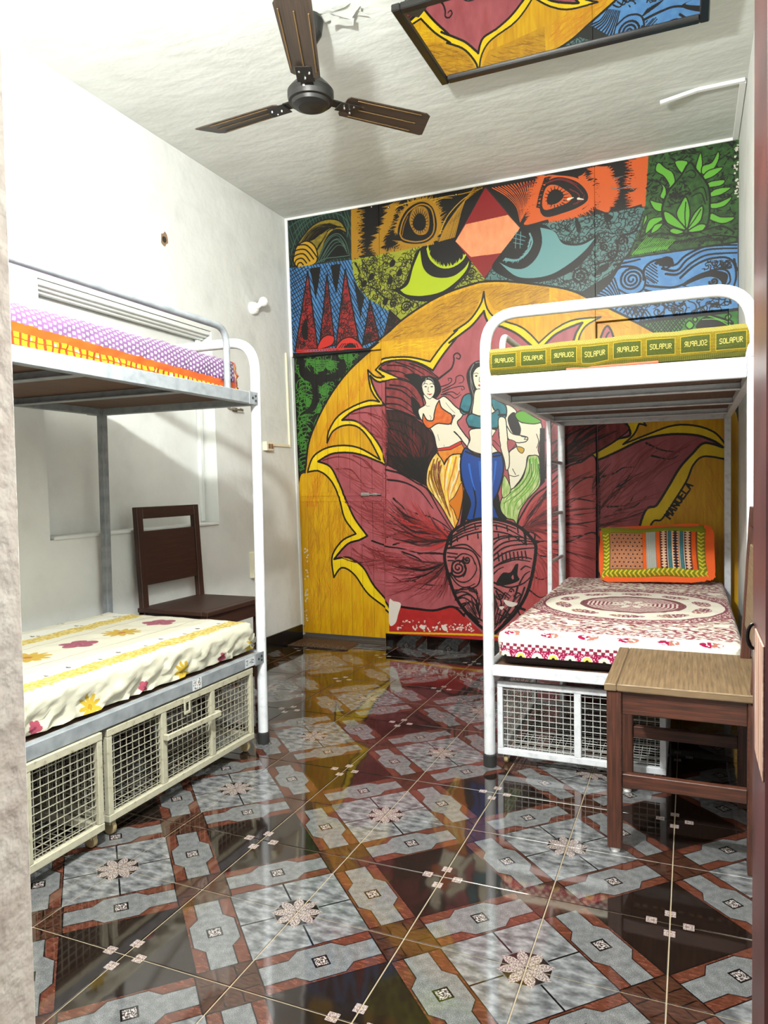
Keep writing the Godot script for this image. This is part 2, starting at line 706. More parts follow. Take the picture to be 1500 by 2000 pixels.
func wood(a: Color, b: Color, seed_: int, rough: float) -> StandardMaterial3D:
	var f := FastNoiseLite.new()
	f.seed = seed_
	f.frequency = 1.0
	f.fractal_octaves = 4
	var im := Image.create(256, 256, false, Image.FORMAT_RGB8)
	for y in 256:
		for x in 256:
			var xx := absf(x - 128.0)
			var yy := absf(y - 128.0)
			var t := 0.5 + 0.65 * f.get_noise_2d(xx * 0.008, yy * 0.09) + 0.25 * f.get_noise_2d(xx * 0.03 + 50.0, yy * 0.5)
			im.set_pixel(x, y, a.lerp(b, clampf(t, 0, 1)))
	var m := plain(Color.WHITE, rough)
	m.albedo_texture = ImageTexture.create_from_image(im)
	m.uv1_scale = Vector3(2.2, 4.5, 1)
	return m

# ------------------------------------------------------------------ the painted wall
func paint_mural() -> void:
	for q: Array in [["k", 20, 17, 16], ["tealline", 70, 100, 84], ["gold", 196, 152, 34], ["limebright", 176, 196, 24], ["cream", 236, 228, 204], ["grey", 120, 116, 116], ["rust", 112, 32, 32], ["tealbright", 104, 152, 154], ["leaf", 98, 172, 52], ["red2", 196, 46, 36], ["brown", 126, 84, 20], ["orangey", 206, 118, 18], ["bright", 246, 220, 24], ["seam", 92, 34, 38], ["yellow", 222, 180, 16], ["leaf2", 92, 160, 44], ["leafd", 66, 128, 46], ["forest", 44, 84, 34], ["bluel", 40, 104, 196], ["orange", 206, 92, 34], ["reddeep", 132, 26, 28], ["blue", 22, 66, 142], ["plaster", 226, 216, 204]]:
		inks[q[0]] = Color8(q[1], q[2], q[3])
	_pattern("yellow", rgb(226, 178, 16), rgb(208, 150, 10), 0.05, 0.006, 512, rgb(190, 134, 18))
	_pattern("bright", rgb(246, 214, 20), rgb(234, 196, 16), 0.02, 0.01)
	_pattern("maroon", rgb(176, 92, 98), rgb(158, 76, 82), 0.02, 0.008, 512, rgb(164, 66, 66))
	_pattern("maroon2", rgb(156, 66, 68), rgb(100, 36, 38), 0.03, 0.012)
	_pattern("redm", rgb(184, 84, 84), rgb(166, 66, 66), 0.02, 0.008)
	_pattern("dark", rgb(62, 28, 26), rgb(26, 16, 16), 0.04, 0.012)
	_pattern("red", rgb(186, 42, 38), rgb(160, 34, 34), 0.02, 0.02)
	_pattern("yellowdark", rgb(206, 156, 16), rgb(186, 132, 14), 0.03, 0.02)
	_pattern("redtri", rgb(160, 40, 38), rgb(136, 32, 32), 0.02, 0.02)
	_pattern("night", rgb(22, 34, 30), rgb(34, 50, 44), 0.02, 0.02)
	_pattern("olive", rgb(150, 132, 40), rgb(112, 98, 30), 0.03, 0.03)
	_pattern("ochre", rgb(166, 122, 28), rgb(134, 94, 20), 0.04, 0.02)
	_pattern("lime", rgb(158, 166, 46), rgb(134, 142, 36), 0.02, 0.02)
	_pattern("teal", rgb(92, 130, 128), rgb(76, 112, 110), 0.02, 0.02)
	_pattern("teal2", rgb(52, 130, 142), rgb(38, 104, 116), 0.02, 0.02)
	_pattern("forestb", rgb(66, 140, 48), rgb(48, 108, 40), 0.02, 0.02)
	_pattern("forest", rgb(54, 102, 38), rgb(34, 64, 28), 0.03, 0.03)
	_pattern("sky", rgb(96, 152, 206), rgb(78, 130, 188), 0.02, 0.02)
	_pattern("sky2", rgb(76, 134, 190), rgb(60, 112, 164), 0.02, 0.02)
	_pattern("peach", rgb(238, 160, 112), rgb(224, 138, 92), 0.02, 0.01)
	_pattern("orangetop", rgb(222, 116, 44), rgb(200, 84, 24), 0.03, 0.03)
	_pattern("orangey2", rgb(226, 146, 46), rgb(206, 116, 30), 0.03, 0.03)
	_pattern("flame", rgb(244, 222, 150), rgb(226, 170, 52), 0.05, 0.012)
	_pattern("gauze", rgb(216, 222, 168), rgb(136, 170, 80), 0.06, 0.014)
	_pattern("mask", rgb(186, 104, 106), rgb(166, 84, 86), 0.02, 0.02)
	canvas(1983, 2030, rgb(30, 32, 28))
	_fill("night",0,[13,-3,363,12,365,239,25,238],0)
	_hatch([13,-3,363,12,365,239,25,238],70,16,3,"tealline",1)
	_fill("olive",1,[78,147,123,87,182,48,257,40,314,62,344,116,305,96,264,100,230,139,206,194,165,237,137,185],6)
	_line("k",4,3,[96,139,135,89,192,61,257,60],1)
	_line("k",4,3,[104,137,146,88,204,64,264,63],1)
	_line("k",4,3,[111,135,157,88,215,66,271,66],1)
	_line("k",4,3,[119,133,168,87,227,68,279,70],1)
	_line("k",4,3,[127,131,179,86,239,71,286,73],1)
	_line("k",4,3,[135,129,190,86,250,73,293,76],1)
	_line("k",4,3,[142,127,201,86,261,76,301,80],1)
	_line("k",4,3,[149,125,212,85,273,78,308,83],1)
	_line("k",4,3,[157,124,222,84,284,80,315,86],1)
	_line("k",4,3,[165,122,233,84,295,83,322,89],1)
	_line("k",4,3,[172,120,244,83,307,86,330,92],1)
	_line("k",4,3,[158,210,190,170,222,124],1)
	_line("k",4,3,[165,199,196,161,228,117],1)
	_line("k",4,3,[172,188,204,151,232,111],1)
	_line("k",4,3,[179,178,210,142,238,104],1)
	_line("k",4,3,[186,167,217,133,243,98],1)
	_line("k",4,3,[192,156,224,124,248,91],1)
	_fill("k",1,[208,198,232,143,266,105,307,101,337,133,353,186,356,229,286,227,178,240],0)
	_line("tealline",4,3,[188,232,221,171,259,127,300,124,336,176],1)
	_line("tealline",4,3,[198,232,235,177,271,141,308,141,339,188],1)
	_line("tealline",4,3,[208,232,248,183,282,154,316,158,342,200],1)
	_line("tealline",4,3,[218,232,261,190,293,167,324,175,345,212],1)
	_fill("gold",1,[60,189,79,140,130,123,172,149,189,199,170,237,93,244,62,219],6)
	_line("k",6,6,[78,236,84,222,100,220,111,232],1)
	_line("k",6,6,[61,234,73,205,106,201,129,226],1)
	_line("k",6,6,[43,231,62,187,113,181,147,219],1)
	_line("k",6,6,[24,229,50,169,120,161,167,212],1)
	_line("k",6,6,[6,226,39,151,127,141,186,206],1)
	_line("k",5,5,[113,123,152,91,190,68],1)
	_line("k",5,5,[145,115,182,89,215,72],1)
	_line("k",5,5,[178,109,212,87,240,76],1)
	_line("k",5,5,[210,101,243,85,265,79],1)
	_line("k",5,5,[241,94,272,83,289,83],1)
	_line("k",5,5,[273,88,301,81,314,86],1)
	_line("tealline",4,4,[44,180,80,96,157,33,274,15,346,63,345,134],1)
	_line("tealline",4,4,[63,78,141,20,250,8],1)
	_line("tealline",4,4,[204,187,247,127,297,113,336,155,355,222],1)
	_line("tealline",4,4,[220,204,259,151,296,141,328,175],1)
	_line("tealline",4,4,[178,234,228,219,286,220,351,221],1)
	_line("tealline",4,4,[38,45,90,23,167,13],1)
	_fill("k",0,[367,14,998,17,864,230,714,230,366,242],0)
	_fur([381,19,377,125,381,239],52,5,180,"ochre")
	_fur([381,19,377,125,381,239],52,5,150,"ochre")
	_fur([381,19,377,125,381,239],52,5,205,"ochre")
	_line("ochre",16,16,[375,19,373,124,373,239],1)
	_fur([580,31,559,96,520,159,506,200,525,241],30,5,0,"ochre")
	_fur([580,31,559,96,520,159,506,200,525,241],30,5,180,"ochre")
	_fur([580,31,559,96,520,159,506,200,525,241],30,5,200,"ochre")
	_fur([570,29,549,94,509,158,495,198,513,240],30,5,0,"ochre")
	_fur([570,29,549,94,509,158,495,198,513,240],30,5,180,"ochre")
	_fur([570,29,549,94,509,158,495,198,513,240],30,5,200,"ochre")
	_fur([559,27,538,92,498,157,484,197,502,239],30,5,0,"ochre")
	_fur([559,27,538,92,498,157,484,197,502,239],30,5,180,"ochre")
	_fur([559,27,538,92,498,157,484,197,502,239],30,5,200,"ochre")
	_fur([595,143,619,84,665,40,717,32,768,60,789,131,779,191,736,222,662,218,610,194],36,5,0,"ochre")
	_fur([595,143,619,84,665,40,717,32,768,60,789,131,779,191,736,222,662,218,610,194],36,5,180,"ochre")
	_fur([595,143,619,84,665,40,717,32,768,60,789,131,779,191,736,222,662,218,610,194],36,5,90,"ochre")
	_fur([595,143,619,84,665,40,717,32,768,60,789,131,779,191,736,222,662,218,610,194],36,5,270,"ochre")
	_fur([595,143,619,84,665,40,717,32,768,60,789,131,779,191,736,222,662,218,610,194],36,5,40,"ochre")
	_fur([595,143,619,84,665,40,717,32,768,60,789,131,779,191,736,222,662,218,610,194],36,5,220,"ochre")
	_fur([493,248,586,239,677,231,758,223],26,4,270,"ochre")
	_fur([493,248,586,239,677,231,758,223],26,4,250,"ochre")
	_line("ochre",4,2,[791,220,820,163,868,103,911,63],1)
	_line("ochre",4,2,[796,219,827,156,876,95,917,60],1)
	_line("ochre",4,2,[801,218,833,149,884,88,922,57],1)
	_line("ochre",4,2,[806,218,840,141,891,80,928,54],1)
	_line("ochre",4,2,[811,217,847,135,899,73,933,50],1)
	_line("ochre",4,2,[816,216,853,127,907,66,939,48],1)
	_line("ochre",4,2,[821,216,860,121,915,58,945,44],1)
	_line("ochre",4,2,[826,215,866,113,923,51,950,42],1)
	_line("ochre",4,2,[831,215,872,107,931,44,955,38],1)
	_line("ochre",4,2,[836,214,879,99,939,36,961,36],1)
	_line("ochre",4,2,[842,214,886,92,946,29,967,32],1)
	_line("ochre",4,2,[846,213,892,85,954,21,972,29],1)
	_line("ochre",4,2,[852,212,898,78,961,14,978,26],1)
	_line("ochre",4,2,[856,212,905,71,969,7,984,23],1)
	_line("ochre",4,2,[862,211,911,64,977,-1,989,20],1)
	_line("gold",5,3,[753,33,833,31,897,32,988,23],1)
	_line("gold",5,3,[768,46,811,36,854,42],1)
	_line("gold",5,3,[589,38,657,28,739,27],1)
	_line("gold",5,3,[795,186,831,117,904,55,988,21],1)
	_fill("k",1,[596,157,611,100,649,53,710,35,760,64,781,130,773,183,736,213,677,214,617,195],0)
	_line("ochre",6,6,[607,159,623,105,657,64,710,46,754,71,769,128,763,178,729,204,677,205,623,186,608,162],1)
	_line("brown",5,5,[618,167,627,127,646,88],1)
	_fill("ochre",1,[653,110,670,64,708,53,738,74,748,125,738,171,708,180,676,163],0)
	_fill("k",1,[669,127,681,94,704,84,726,105,731,139,716,159,687,155],0)
	_line("k",4,2,[728,125,742,124],1)
	_line("k",4,2,[726,135,740,139],1)
	_line("k",4,2,[723,143,736,153],1)
	_line("k",4,2,[718,151,728,164],1)
	_line("k",4,2,[712,155,718,172],1)
	_line("k",4,2,[704,157,706,174],1)
	_line("k",4,2,[697,155,695,172],1)
	_line("k",4,2,[689,151,683,166],1)
	_line("k",4,2,[683,145,673,156],1)
	_line("k",4,2,[679,137,666,143],1)
	_line("k",4,2,[675,127,661,127],1)
	_line("k",4,2,[675,117,660,111],1)
	_line("k",4,2,[676,107,662,96],1)
	_line("k",4,2,[679,98,667,82],1)
	_line("k",4,2,[684,91,675,71],1)
	_line("k",4,2,[691,87,685,64],1)
	_line("k",4,2,[698,85,696,61],1)
	_line("k",4,2,[706,86,708,63],1)
	_line("k",4,2,[713,90,719,69],1)
	_line("k",4,2,[719,96,729,80],1)
	_line("k",4,2,[724,105,736,92],1)
	_line("k",4,2,[727,115,741,108],1)
	_fill("cream",1,[547,32,553,27,559,34,553,39],3)
	_fill("cream",1,[464,17,470,13,476,19,470,24],3)
	_fill("cream",1,[866,30,872,25,878,32,872,36],3)
	_fill("lime",0,[366,243,714,230,864,230,994,403,994,419,941,423,835,445,732,480,611,545,528,485,443,426,396,371,373,310],0)
	_doodle([366,243,714,230,864,230,994,403,994,419,941,423,835,445,732,480,611,545,528,485,443,426,396,371,373,310],420,4,"k",11)
	_fill("k",1,[714,230,714,230,683,253,662,298,645,344,621,383,583,400,529,390,529,390,583,415,643,452,732,474,820,456,878,415,928,360,939,308,939,308,864,230,864,230],0)
	_fill("limebright",1,[702,245,702,245,714,319,748,361,799,379,857,377,904,350,927,321,927,321,914,358,871,400,799,439,710,447,636,433,604,409,604,409,644,385,669,313],0)
	_fur([739,243,753,289,793,328,843,336,890,318,911,294],16,4,270,"limebright")
	_line("limebright",8,8,[736,243,750,289,793,329,843,337,890,318,911,292],1)
	_spiral(631,486,27,2,6,"k",0)
	_spiral(571,465,21,1.6,6,"k",2)
	_spiral(484,427,15,1.5,5,"k",1)
	_spiral(935,375,21,2,5,"k",0)
	_line("k",8,4,[383,261,405,300,401,328,428,360,460,378],1)
	_line("k",8,4,[460,378,490,396,529,443,536,465],1)
	_fill("k",1,[589,344,592,324,606,314,616,327,608,346],0)
	_fill("k",1,[542,374,545,353,559,344,570,356,562,375],0)
	_fill("k",1,[449,345,453,324,467,314,478,327,470,346],0)
	_fill("k",1,[413,373,417,352,431,342,442,354,433,373],0)
	_fill("k",1,[555,298,558,277,572,268,583,281,575,299],0)
	_fill("k",1,[517,463,521,442,535,432,545,445,537,464],0)
	_fill("reddeep",0,[1002,22,866,230,993,404,1150,217],0)
	_fill("peach",0,[913,164,1098,153,1150,217,1069,308,935,307,866,230],0)
	_fill("k",0,[1008,19,1656,8,1645,204,1150,209],0)
	_line("orange",4,2,[1032,29,1087,69,1134,125,1150,192],1)
	_line("orange",4,2,[1046,29,1096,68,1139,123,1152,190],1)
	_line("orange",4,2,[1059,29,1105,68,1144,122,1154,187],1)
	_line("orange",4,2,[1073,29,1114,66,1148,121,1155,184],1)
	_line("orange",4,2,[1086,29,1122,66,1152,119,1157,181],1)
	_line("orange",4,2,[1099,29,1131,65,1157,117,1158,178],1)
	_line("orange",4,2,[1113,29,1139,64,1162,116,1160,176],1)
	_line("orange",4,2,[1126,29,1148,63,1166,115,1162,173],1)
	_line("orange",4,2,[1140,29,1156,62,1171,113,1163,170],1)
	_line("orange",4,2,[1153,29,1165,62,1176,111,1164,168],1)
	_line("orange",4,2,[1166,29,1173,61,1181,110,1166,164],1)
	_line("orange",4,2,[1179,29,1182,60,1185,109,1168,161],1)
	_line("orange",4,2,[1192,29,1191,59,1190,107,1169,159],1)
	_line("orange",4,2,[1205,29,1199,58,1195,105,1171,156],1)
	_line("orange",4,2,[1218,29,1207,58,1199,104,1172,153],1)
	_line("orange",4,2,[1231,29,1216,56,1204,103,1174,151],1)
	_line("rust",4,3,[1119,59,1174,44,1246,27],1)
	_line("rust",4,3,[1126,56,1180,43,1247,28],1)
	_line("rust",4,3,[1133,54,1186,42,1248,30],1)
	_line("rust",4,3,[1140,51,1192,40,1249,31],1)
	_line("rust",4,3,[1147,49,1198,40,1250,33],1)
	_line("rust",4,3,[1154,46,1205,38,1250,35],1)
	_line("rust",4,3,[1161,44,1211,37,1251,36],1)
	_line("rust",4,3,[1168,41,1217,36,1252,38],1)
	_line("rust",4,3,[1175,38,1223,34,1252,40],1)
	_fur([1258,23,1231,76,1219,127,1226,189],40,5,0,"orange")
	_fur([1258,23,1231,76,1219,127,1226,189],40,5,20,"orange")
	_fur([1258,23,1231,76,1219,127,1226,189],40,5,340,"orange")
	_fur([1249,21,1223,75,1210,126,1217,188],40,5,0,"orange")
	_fur([1249,21,1223,75,1210,126,1217,188],40,5,20,"orange")
	_fur([1249,21,1223,75,1210,126,1217,188],40,5,340,"orange")
	_fill("orange",1,[1166,204,1211,149,1227,91,1254,22,1311,27,1384,51,1431,96,1442,149,1398,179,1324,193,1264,198],0)
	_fur([1392,48,1431,92,1444,145,1412,181,1346,193,1264,198],34,5,180,"orange")
	_fur([1392,48,1431,92,1444,145,1412,181,1346,193,1264,198],34,5,150,"orange")
	_fur([1392,48,1431,92,1444,145,1412,181,1346,193,1264,198],34,5,120,"orange")
	_fur([1392,48,1431,92,1444,145,1412,181,1346,193,1264,198],34,5,210,"orange")
	_fur([1254,28,1233,84,1219,143],30,4,180,"k")
	_fur([1254,28,1233,84,1219,143],30,4,170,"k")
	_fur([1446,27,1478,89,1490,143,1477,195],34,6,0,"orange")
	_fur([1446,27,1478,89,1490,143,1477,195],34,6,180,"orange")
	_fur([1446,27,1478,89,1490,143,1477,195],34,6,160,"orange")
	_fur([1446,27,1478,89,1490,143,1477,195],34,6,200,"orange")
	_fur([1457,26,1489,91,1497,143,1482,196],34,6,0,"orange")
	_fur([1457,26,1489,91,1497,143,1482,196],34,6,180,"orange")
	_fur([1457,26,1489,91,1497,143,1482,196],34,6,160,"orange")
	_fur([1457,26,1489,91,1497,143,1482,196],34,6,200,"orange")
	_fur([1469,26,1501,93,1504,145,1486,196],34,6,0,"orange")
	_fur([1469,26,1501,93,1504,145,1486,196],34,6,180,"orange")
	_fur([1469,26,1501,93,1504,145,1486,196],34,6,160,"orange")
	_fur([1469,26,1501,93,1504,145,1486,196],34,6,200,"orange")
	_fur([1480,26,1512,95,1511,146,1491,197],34,6,0,"orange")
	_fur([1480,26,1512,95,1511,146,1491,197],34,6,180,"orange")
	_fur([1480,26,1512,95,1511,146,1491,197],34,6,160,"orange")
	_fur([1480,26,1512,95,1511,146,1491,197],34,6,200,"orange")
	_fur([1648,13,1645,97,1638,196],60,6,0,"orange")
	_fur([1648,13,1645,97,1638,196],60,6,350,"orange")
	_fur([1648,13,1645,97,1638,196],60,6,12,"orange")
	_fur([1641,12,1637,96,1631,194],60,6,0,"orange")
	_fur([1641,12,1637,96,1631,194],60,6,350,"orange")
	_fur([1641,12,1637,96,1631,194],60,6,12,"orange")
	_line("orange",14,14,[1650,12,1646,97,1639,200],1)
	_fill("k",1,[1233,129,1250,65,1280,36,1325,37,1384,66,1420,109,1424,146,1384,169,1324,182,1264,188,1237,168],0)
	_fill("orange",1,[1242,125,1258,68,1295,62,1341,94,1363,123,1347,142,1302,153,1253,157],0)
	_fill("k",1,[1261,122,1271,91,1295,80,1321,94,1329,117,1304,137,1272,139],0)
	_line("k",4,2,[1331,120,1351,122],1)
	_line("k",4,2,[1329,130,1348,137],1)
	_line("k",4,2,[1323,139,1339,149],1)
	_line("k",4,2,[1315,144,1327,157],1)
	_line("k",4,2,[1304,146,1311,159],1)
	_line("k",4,2,[1292,144,1293,157],1)
	_line("k",4,2,[1282,139,1277,149],1)
	_line("k",4,2,[1273,130,1264,137],1)
	_line("k",4,2,[1268,120,1256,122],1)
	_line("k",4,2,[1266,109,1253,106],1)
	_line("k",4,2,[1268,98,1256,91],1)
	_line("k",4,2,[1274,90,1264,79],1)
	_line("k",4,2,[1282,84,1278,71],1)
	_line("k",4,2,[1293,82,1294,68],1)
	_line("k",4,2,[1304,84,1311,72],1)
	_line("k",4,2,[1315,90,1327,80],1)
	_line("k",4,2,[1324,98,1340,92],1)
	_line("k",4,2,[1329,109,1349,107],1)
	_line("rust",5,3,[1258,50,1311,44,1369,72,1407,117],1)
	_line("rust",5,3,[1355,90,1391,119,1384,154],1)
	_line("rust",5,3,[1273,45,1325,42,1384,76],1)
	_line("rust",5,3,[1369,152,1402,143,1413,122],1)
	_line("cream",9,3,[1347,129,1369,126],1)
	_line("cream",9,3,[1387,133,1409,140],1)
	_line("grey",4,2,[1514,110,1542,122,1583,119,1604,136],1)
	_line("grey",4,2,[1528,76,1562,75],1)
	_fill("teal",0,[1152,214,1645,206,1631,281,1583,375,1512,452,1400,509,1270,469,1099,429,996,411,1069,308],0)
	_doodle([1152,214,1645,206,1631,281,1583,375,1512,452,1400,509,1270,469,1099,429,996,411,1069,308],480,4,"k",23)
	_fill("k",1,[1152,214,1152,214,1249,216,1316,287,1375,312,1426,303,1473,285,1473,285,1433,361,1371,416,1292,444,1201,448,1108,425,1028,368,1061,314,1061,314],0)
	_fill("tealbright",1,[1233,226,1233,226,1290,251,1327,306,1397,321,1455,299,1455,299,1415,344,1353,389,1277,424,1193,429,1124,409,1059,346,1059,346,1116,379,1170,383,1217,347,1240,289],0)
	_fur([1085,333,1140,344,1179,311,1195,260],16,4,45,"tealbright")
	_line("tealbright",7,7,[1189,244,1199,283,1175,326,1132,347,1085,340],1)
	_line("tealbright",3,3,[1125,234,1172,257],1)
	_line("tealbright",3,3,[1121,253,1168,271],1)
	_line("tealbright",3,3,[1121,272,1160,285],1)
	_line("tealbright",3,3,[1133,228,1128,296],1)
	_line("tealbright",3,3,[1152,231,1148,299],1)
	_spiral(1489,341,17,1.6,8,"k",1)
	_spiral(1558,328,20,1.6,9,"k",3)
	_spiral(1523,373,21,1.5,8,"k",0)
	_spiral(1392,445,33,2,8,"k",0)
	_line("k",10,4,[1558,306,1603,298,1624,265,1638,224],1)
	_line("k",10,4,[1537,324,1540,361,1523,392,1497,399,1433,409],1)
	_line("k",10,4,[1367,453,1392,474,1396,497],1)
	_fill("k",1,[1447,452,1476,415,1508,412,1497,436,1469,444],0)
	_fill("k",1,[1488,208,1524,228,1505,247,1512,273,1495,245],0)
	_fill("k",1,[1376,205,1398,245,1390,273,1379,250],0)
	_fill("forest",0,[1658,8,1977,6,1973,387,1583,397,1624,294,1645,204],0)
	_scratch([1658,8,1977,6,1973,387,1583,397,1624,294,1645,204],500,3,"k",5)
	_fill("leaf",1,[1693,45,1683,75,1713,102,1733,141,1723,153,1753,137,1746,94,1720,71],4)
	_fill("leaf",1,[1686,111,1709,143,1699,178,1719,188,1719,145],4)
	_fill("leaf",1,[1845,35,1832,67,1828,94,1845,118,1851,78],4)
	_fill("leaf",1,[1905,43,1883,80,1851,88,1851,119,1889,106,1909,68],4)
	_fill("leaf",1,[1922,105,1870,109,1848,139,1889,133],4)
	_fill("leaf",1,[1928,153,1877,151,1861,170,1915,172],4)
	_fill("leaf",1,[1950,185,1896,182,1870,206,1915,206],4)
	_fill("leaf",1,[1953,220,1909,233,1877,234,1883,253,1928,250],4)
	_fill("leaf",1,[1962,297,1915,289,1883,270,1873,289,1915,314,1947,311],4)
	_fill("leaf",1,[1662,186,1686,196,1709,207,1706,235,1679,224],4)
	_fill("leaf",1,[1645,312,1658,263,1692,255,1719,262,1686,281],4)
	_fill("leaf",1,[1624,323,1631,295,1652,255,1645,240],4)
	_fill("leaf",1,[1709,282,1679,284,1665,314,1692,304],4)
	_fill("leaf",1,[1753,53,1799,61,1780,103],4)
	_fill("forest",1,[1806,66,1773,113,1726,168,1706,235,1726,295,1792,333,1864,316,1877,234,1870,164,1832,102],7)
	_scratch([1786,108,1733,176,1719,230,1786,206,1812,182],60,3,"k",8)
	_fill("leaf",1,[1792,316,1759,258,1773,218,1792,193,1806,237,1806,279],5)
	_fill("leaf",1,[1792,319,1726,284,1713,237,1746,256],5)
	_fill("leaf",1,[1799,320,1818,267,1851,237,1848,285,1825,310],5)
	_fill("leaf",1,[1799,327,1838,305,1864,312,1845,334],5)
	_fill("leaf",1,[1786,325,1746,305,1733,317,1759,332],5)
	_line("k",4,4,[1792,316,1789,263,1792,214],1)
	_line("k",4,4,[1799,316,1825,282,1845,250],1)
	_line("k",4,4,[1812,196,1845,188,1861,232],1)
	_line("k",4,4,[1818,176,1854,168,1867,219],1)
	_line("k",4,4,[1792,102,1812,95,1828,112,1818,127,1802,118],1)
	_line("k",4,3,[1645,366,1665,360],1)
	_line("k",4,3,[1656,366,1676,360],1)
	_line("k",4,3,[1668,366,1688,359],1)
	_line("k",4,3,[1679,366,1700,358],1)
	_line("k",4,3,[1691,366,1711,358],1)
	_line("k",4,3,[1702,366,1723,358],1)
	_line("k",4,3,[1714,367,1734,357],1)
	_line("k",4,3,[1725,367,1745,356],1)
	_line("k",4,3,[1737,367,1757,356],1)
	_line("k",4,3,[1748,367,1768,355],1)
	_line("k",4,3,[1759,367,1779,354],1)
	_line("k",4,3,[1771,368,1790,354],1)
	_line("k",4,3,[1782,368,1802,354],1)
	_line("k",4,3,[1793,368,1812,353],1)
	_line("k",4,3,[1804,368,1824,354],1)
	_line("k",4,3,[1815,369,1834,356],1)
	_line("k",4,3,[1826,371,1846,358],1)
	_line("k",4,3,[1837,371,1857,359],1)
	_line("k",4,3,[1849,372,1868,360],1)
	_line("k",4,3,[1859,373,1879,362],1)
	_line("k",4,3,[1871,373,1889,364],1)
	_line("k",4,3,[1881,375,1901,365],1)
	_line("k",4,3,[1892,375,1912,366],1)
	_line("k",4,3,[1903,376,1922,368],1)
	_line("k",4,3,[1914,377,1933,370],1)
	_line("k",4,3,[1925,377,1944,371],1)
	_line("k",6,6,[1631,338,1692,318,1773,341,1792,333,1838,333,1915,324,1959,351],1)
	_line("k",6,6,[1617,372,1686,360,1786,360,1883,354,1968,373],1)
	_line("leaf",4,2,[1596,387,1652,326],1)
	_line("leaf",4,2,[1605,387,1658,328],1)
	_line("leaf",4,2,[1613,387,1665,330],1)
	_line("leaf",4,2,[1621,387,1672,332],1)
	_line("leaf",4,2,[1629,386,1679,334],1)
	_line("leaf",4,2,[1637,386,1686,335],1)
	_line("leaf",4,2,[1646,385,1692,337],1)
	_line("leaf",4,2,[1654,385,1699,338],1)
	_line("leaf",4,2,[1662,385,1706,340],1)
	_line("leaf",4,2,[1670,385,1713,342],1)
	_line("leaf",4,2,[1678,384,1719,344],1)
	_line("leaf",4,2,[1687,384,1726,345],1)
	_line("leaf",4,2,[1695,383,1733,347],1)
	_line("leaf",4,2,[1703,383,1739,348],1)
	_line("leaf",4,2,[1711,383,1746,350],1)
	_line("leaf",4,2,[1719,383,1753,352],1)
	_fill("sky",0,[1565,403,1973,395,1974,643,1616,653,1525,597,1439,547,1512,489],0)
	_spiral(1593,484,48,3,9,"k",0)
	_line("k",9,6,[1533,441,1561,429,1617,444,1644,491,1630,533,1582,541,1540,515],1)
	_line("k",9,6,[1526,418,1583,414,1624,409],1)
	_line("k",9,6,[1637,490,1641,448,1672,423,1719,421,1746,440,1719,458,1702,433],1)
	_line("k",9,6,[1644,513,1692,525,1752,533,1818,513,1883,486,1934,492,1947,535,1916,559],1)
	_line("k",9,6,[1706,456,1759,470,1799,432,1864,406,1969,414],1)
	_line("k",9,6,[1699,440,1753,448,1792,417,1864,393,1969,402],1)
	_line("k",9,6,[1719,478,1765,484,1812,448,1871,425,1969,431],1)
	_line("k",9,6,[1772,500,1818,463,1871,442,1934,444,1962,475,1966,531,1947,584],1)
	_line("k",9,6,[1960,454,1971,497],1)
	_fill("k",1,[1678,431,1719,411,1746,425,1739,446,1709,442],0)
	_fill("k",1,[1779,532,1825,499,1883,486,1934,502,1938,527,1922,553,1877,547],0)
	_fill("sky",1,[1792,534,1838,515,1877,509,1909,523,1916,545,1864,545],0)
	_spiral(1891,529,16,1.5,9,"k",0)
	_hatch([1644,440,1685,431,1692,511,1651,506],40,9,4,"k",3)
	_doodle([1838,445,1947,456,1953,488,1851,482],26,6,"k",4)
	_doodle([1582,563,1969,586,1969,638,1616,647],60,6,"k",9)
	_line("k",6,4,[1447,544,1483,552,1511,584],1)
	_line("k",6,4,[1457,535,1490,547,1517,582],1)
	_line("k",6,4,[1467,526,1497,542,1522,580],1)
	_line("k",6,4,[1477,517,1504,537,1528,578],1)
	_line("k",6,4,[1487,507,1512,531,1534,576],1)
	_line("k",6,4,[1497,498,1518,527,1540,573],1)
	_line("k",6,4,[1508,489,1526,521,1545,571],1)
	_line("k",6,4,[1518,480,1533,517,1551,568],1)
	_line("k",6,4,[1527,471,1540,511,1556,566],1)
	_line("k",6,4,[1532,594,1560,583,1581,636],1)
	_line("k",6,4,[1548,602,1574,587,1597,639],1)
	_line("k",6,4,[1563,610,1589,592,1612,641],1)
	_line("k",6,4,[1579,619,1603,596,1627,643],1)
	_line("k",6,4,[1594,627,1616,600,1642,645],1)
	_line("k",6,4,[1609,635,1630,605,1658,647],1)
	_line("k",6,4,[1625,643,1644,609,1672,650],1)
	_line("k",5,3,[1637,526,1658,550],1)
	_line("k",5,3,[1644,529,1664,552],1)
	_line("k",5,3,[1650,532,1672,555],1)
	_line("k",5,3,[1656,535,1678,557],1)
	_line("k",5,3,[1662,537,1685,559],1)
	_line("k",5,3,[1668,541,1692,561],1)
	_line("k",5,3,[1674,543,1698,563],1)
	_line("k",5,3,[1680,546,1705,565],1)
	_line("k",5,3,[1686,549,1712,567],1)
	_line("k",5,3,[1692,552,1719,570],1)
	_fill("forestb",0,[1616,654,1974,645,1974,732,1719,732],0)
	_hatch([1630,655,1799,651,1772,698,1692,705],55,10,4,"k",2)
	_hatch([1630,655,1799,651,1772,698,1692,705],-50,10,4,"k",2)
	_fill("leaf",1,[1790,679,1805,663,1821,682,1805,697],5)
	_fill("leaf",1,[1816,660,1825,651,1834,662,1825,671],5)
	_fill("leaf",1,[1931,665,1941,655,1951,667,1941,677],5)
	_fill("k",1,[1831,697,1845,663,1883,650,1941,673,1960,696,1916,712],0)
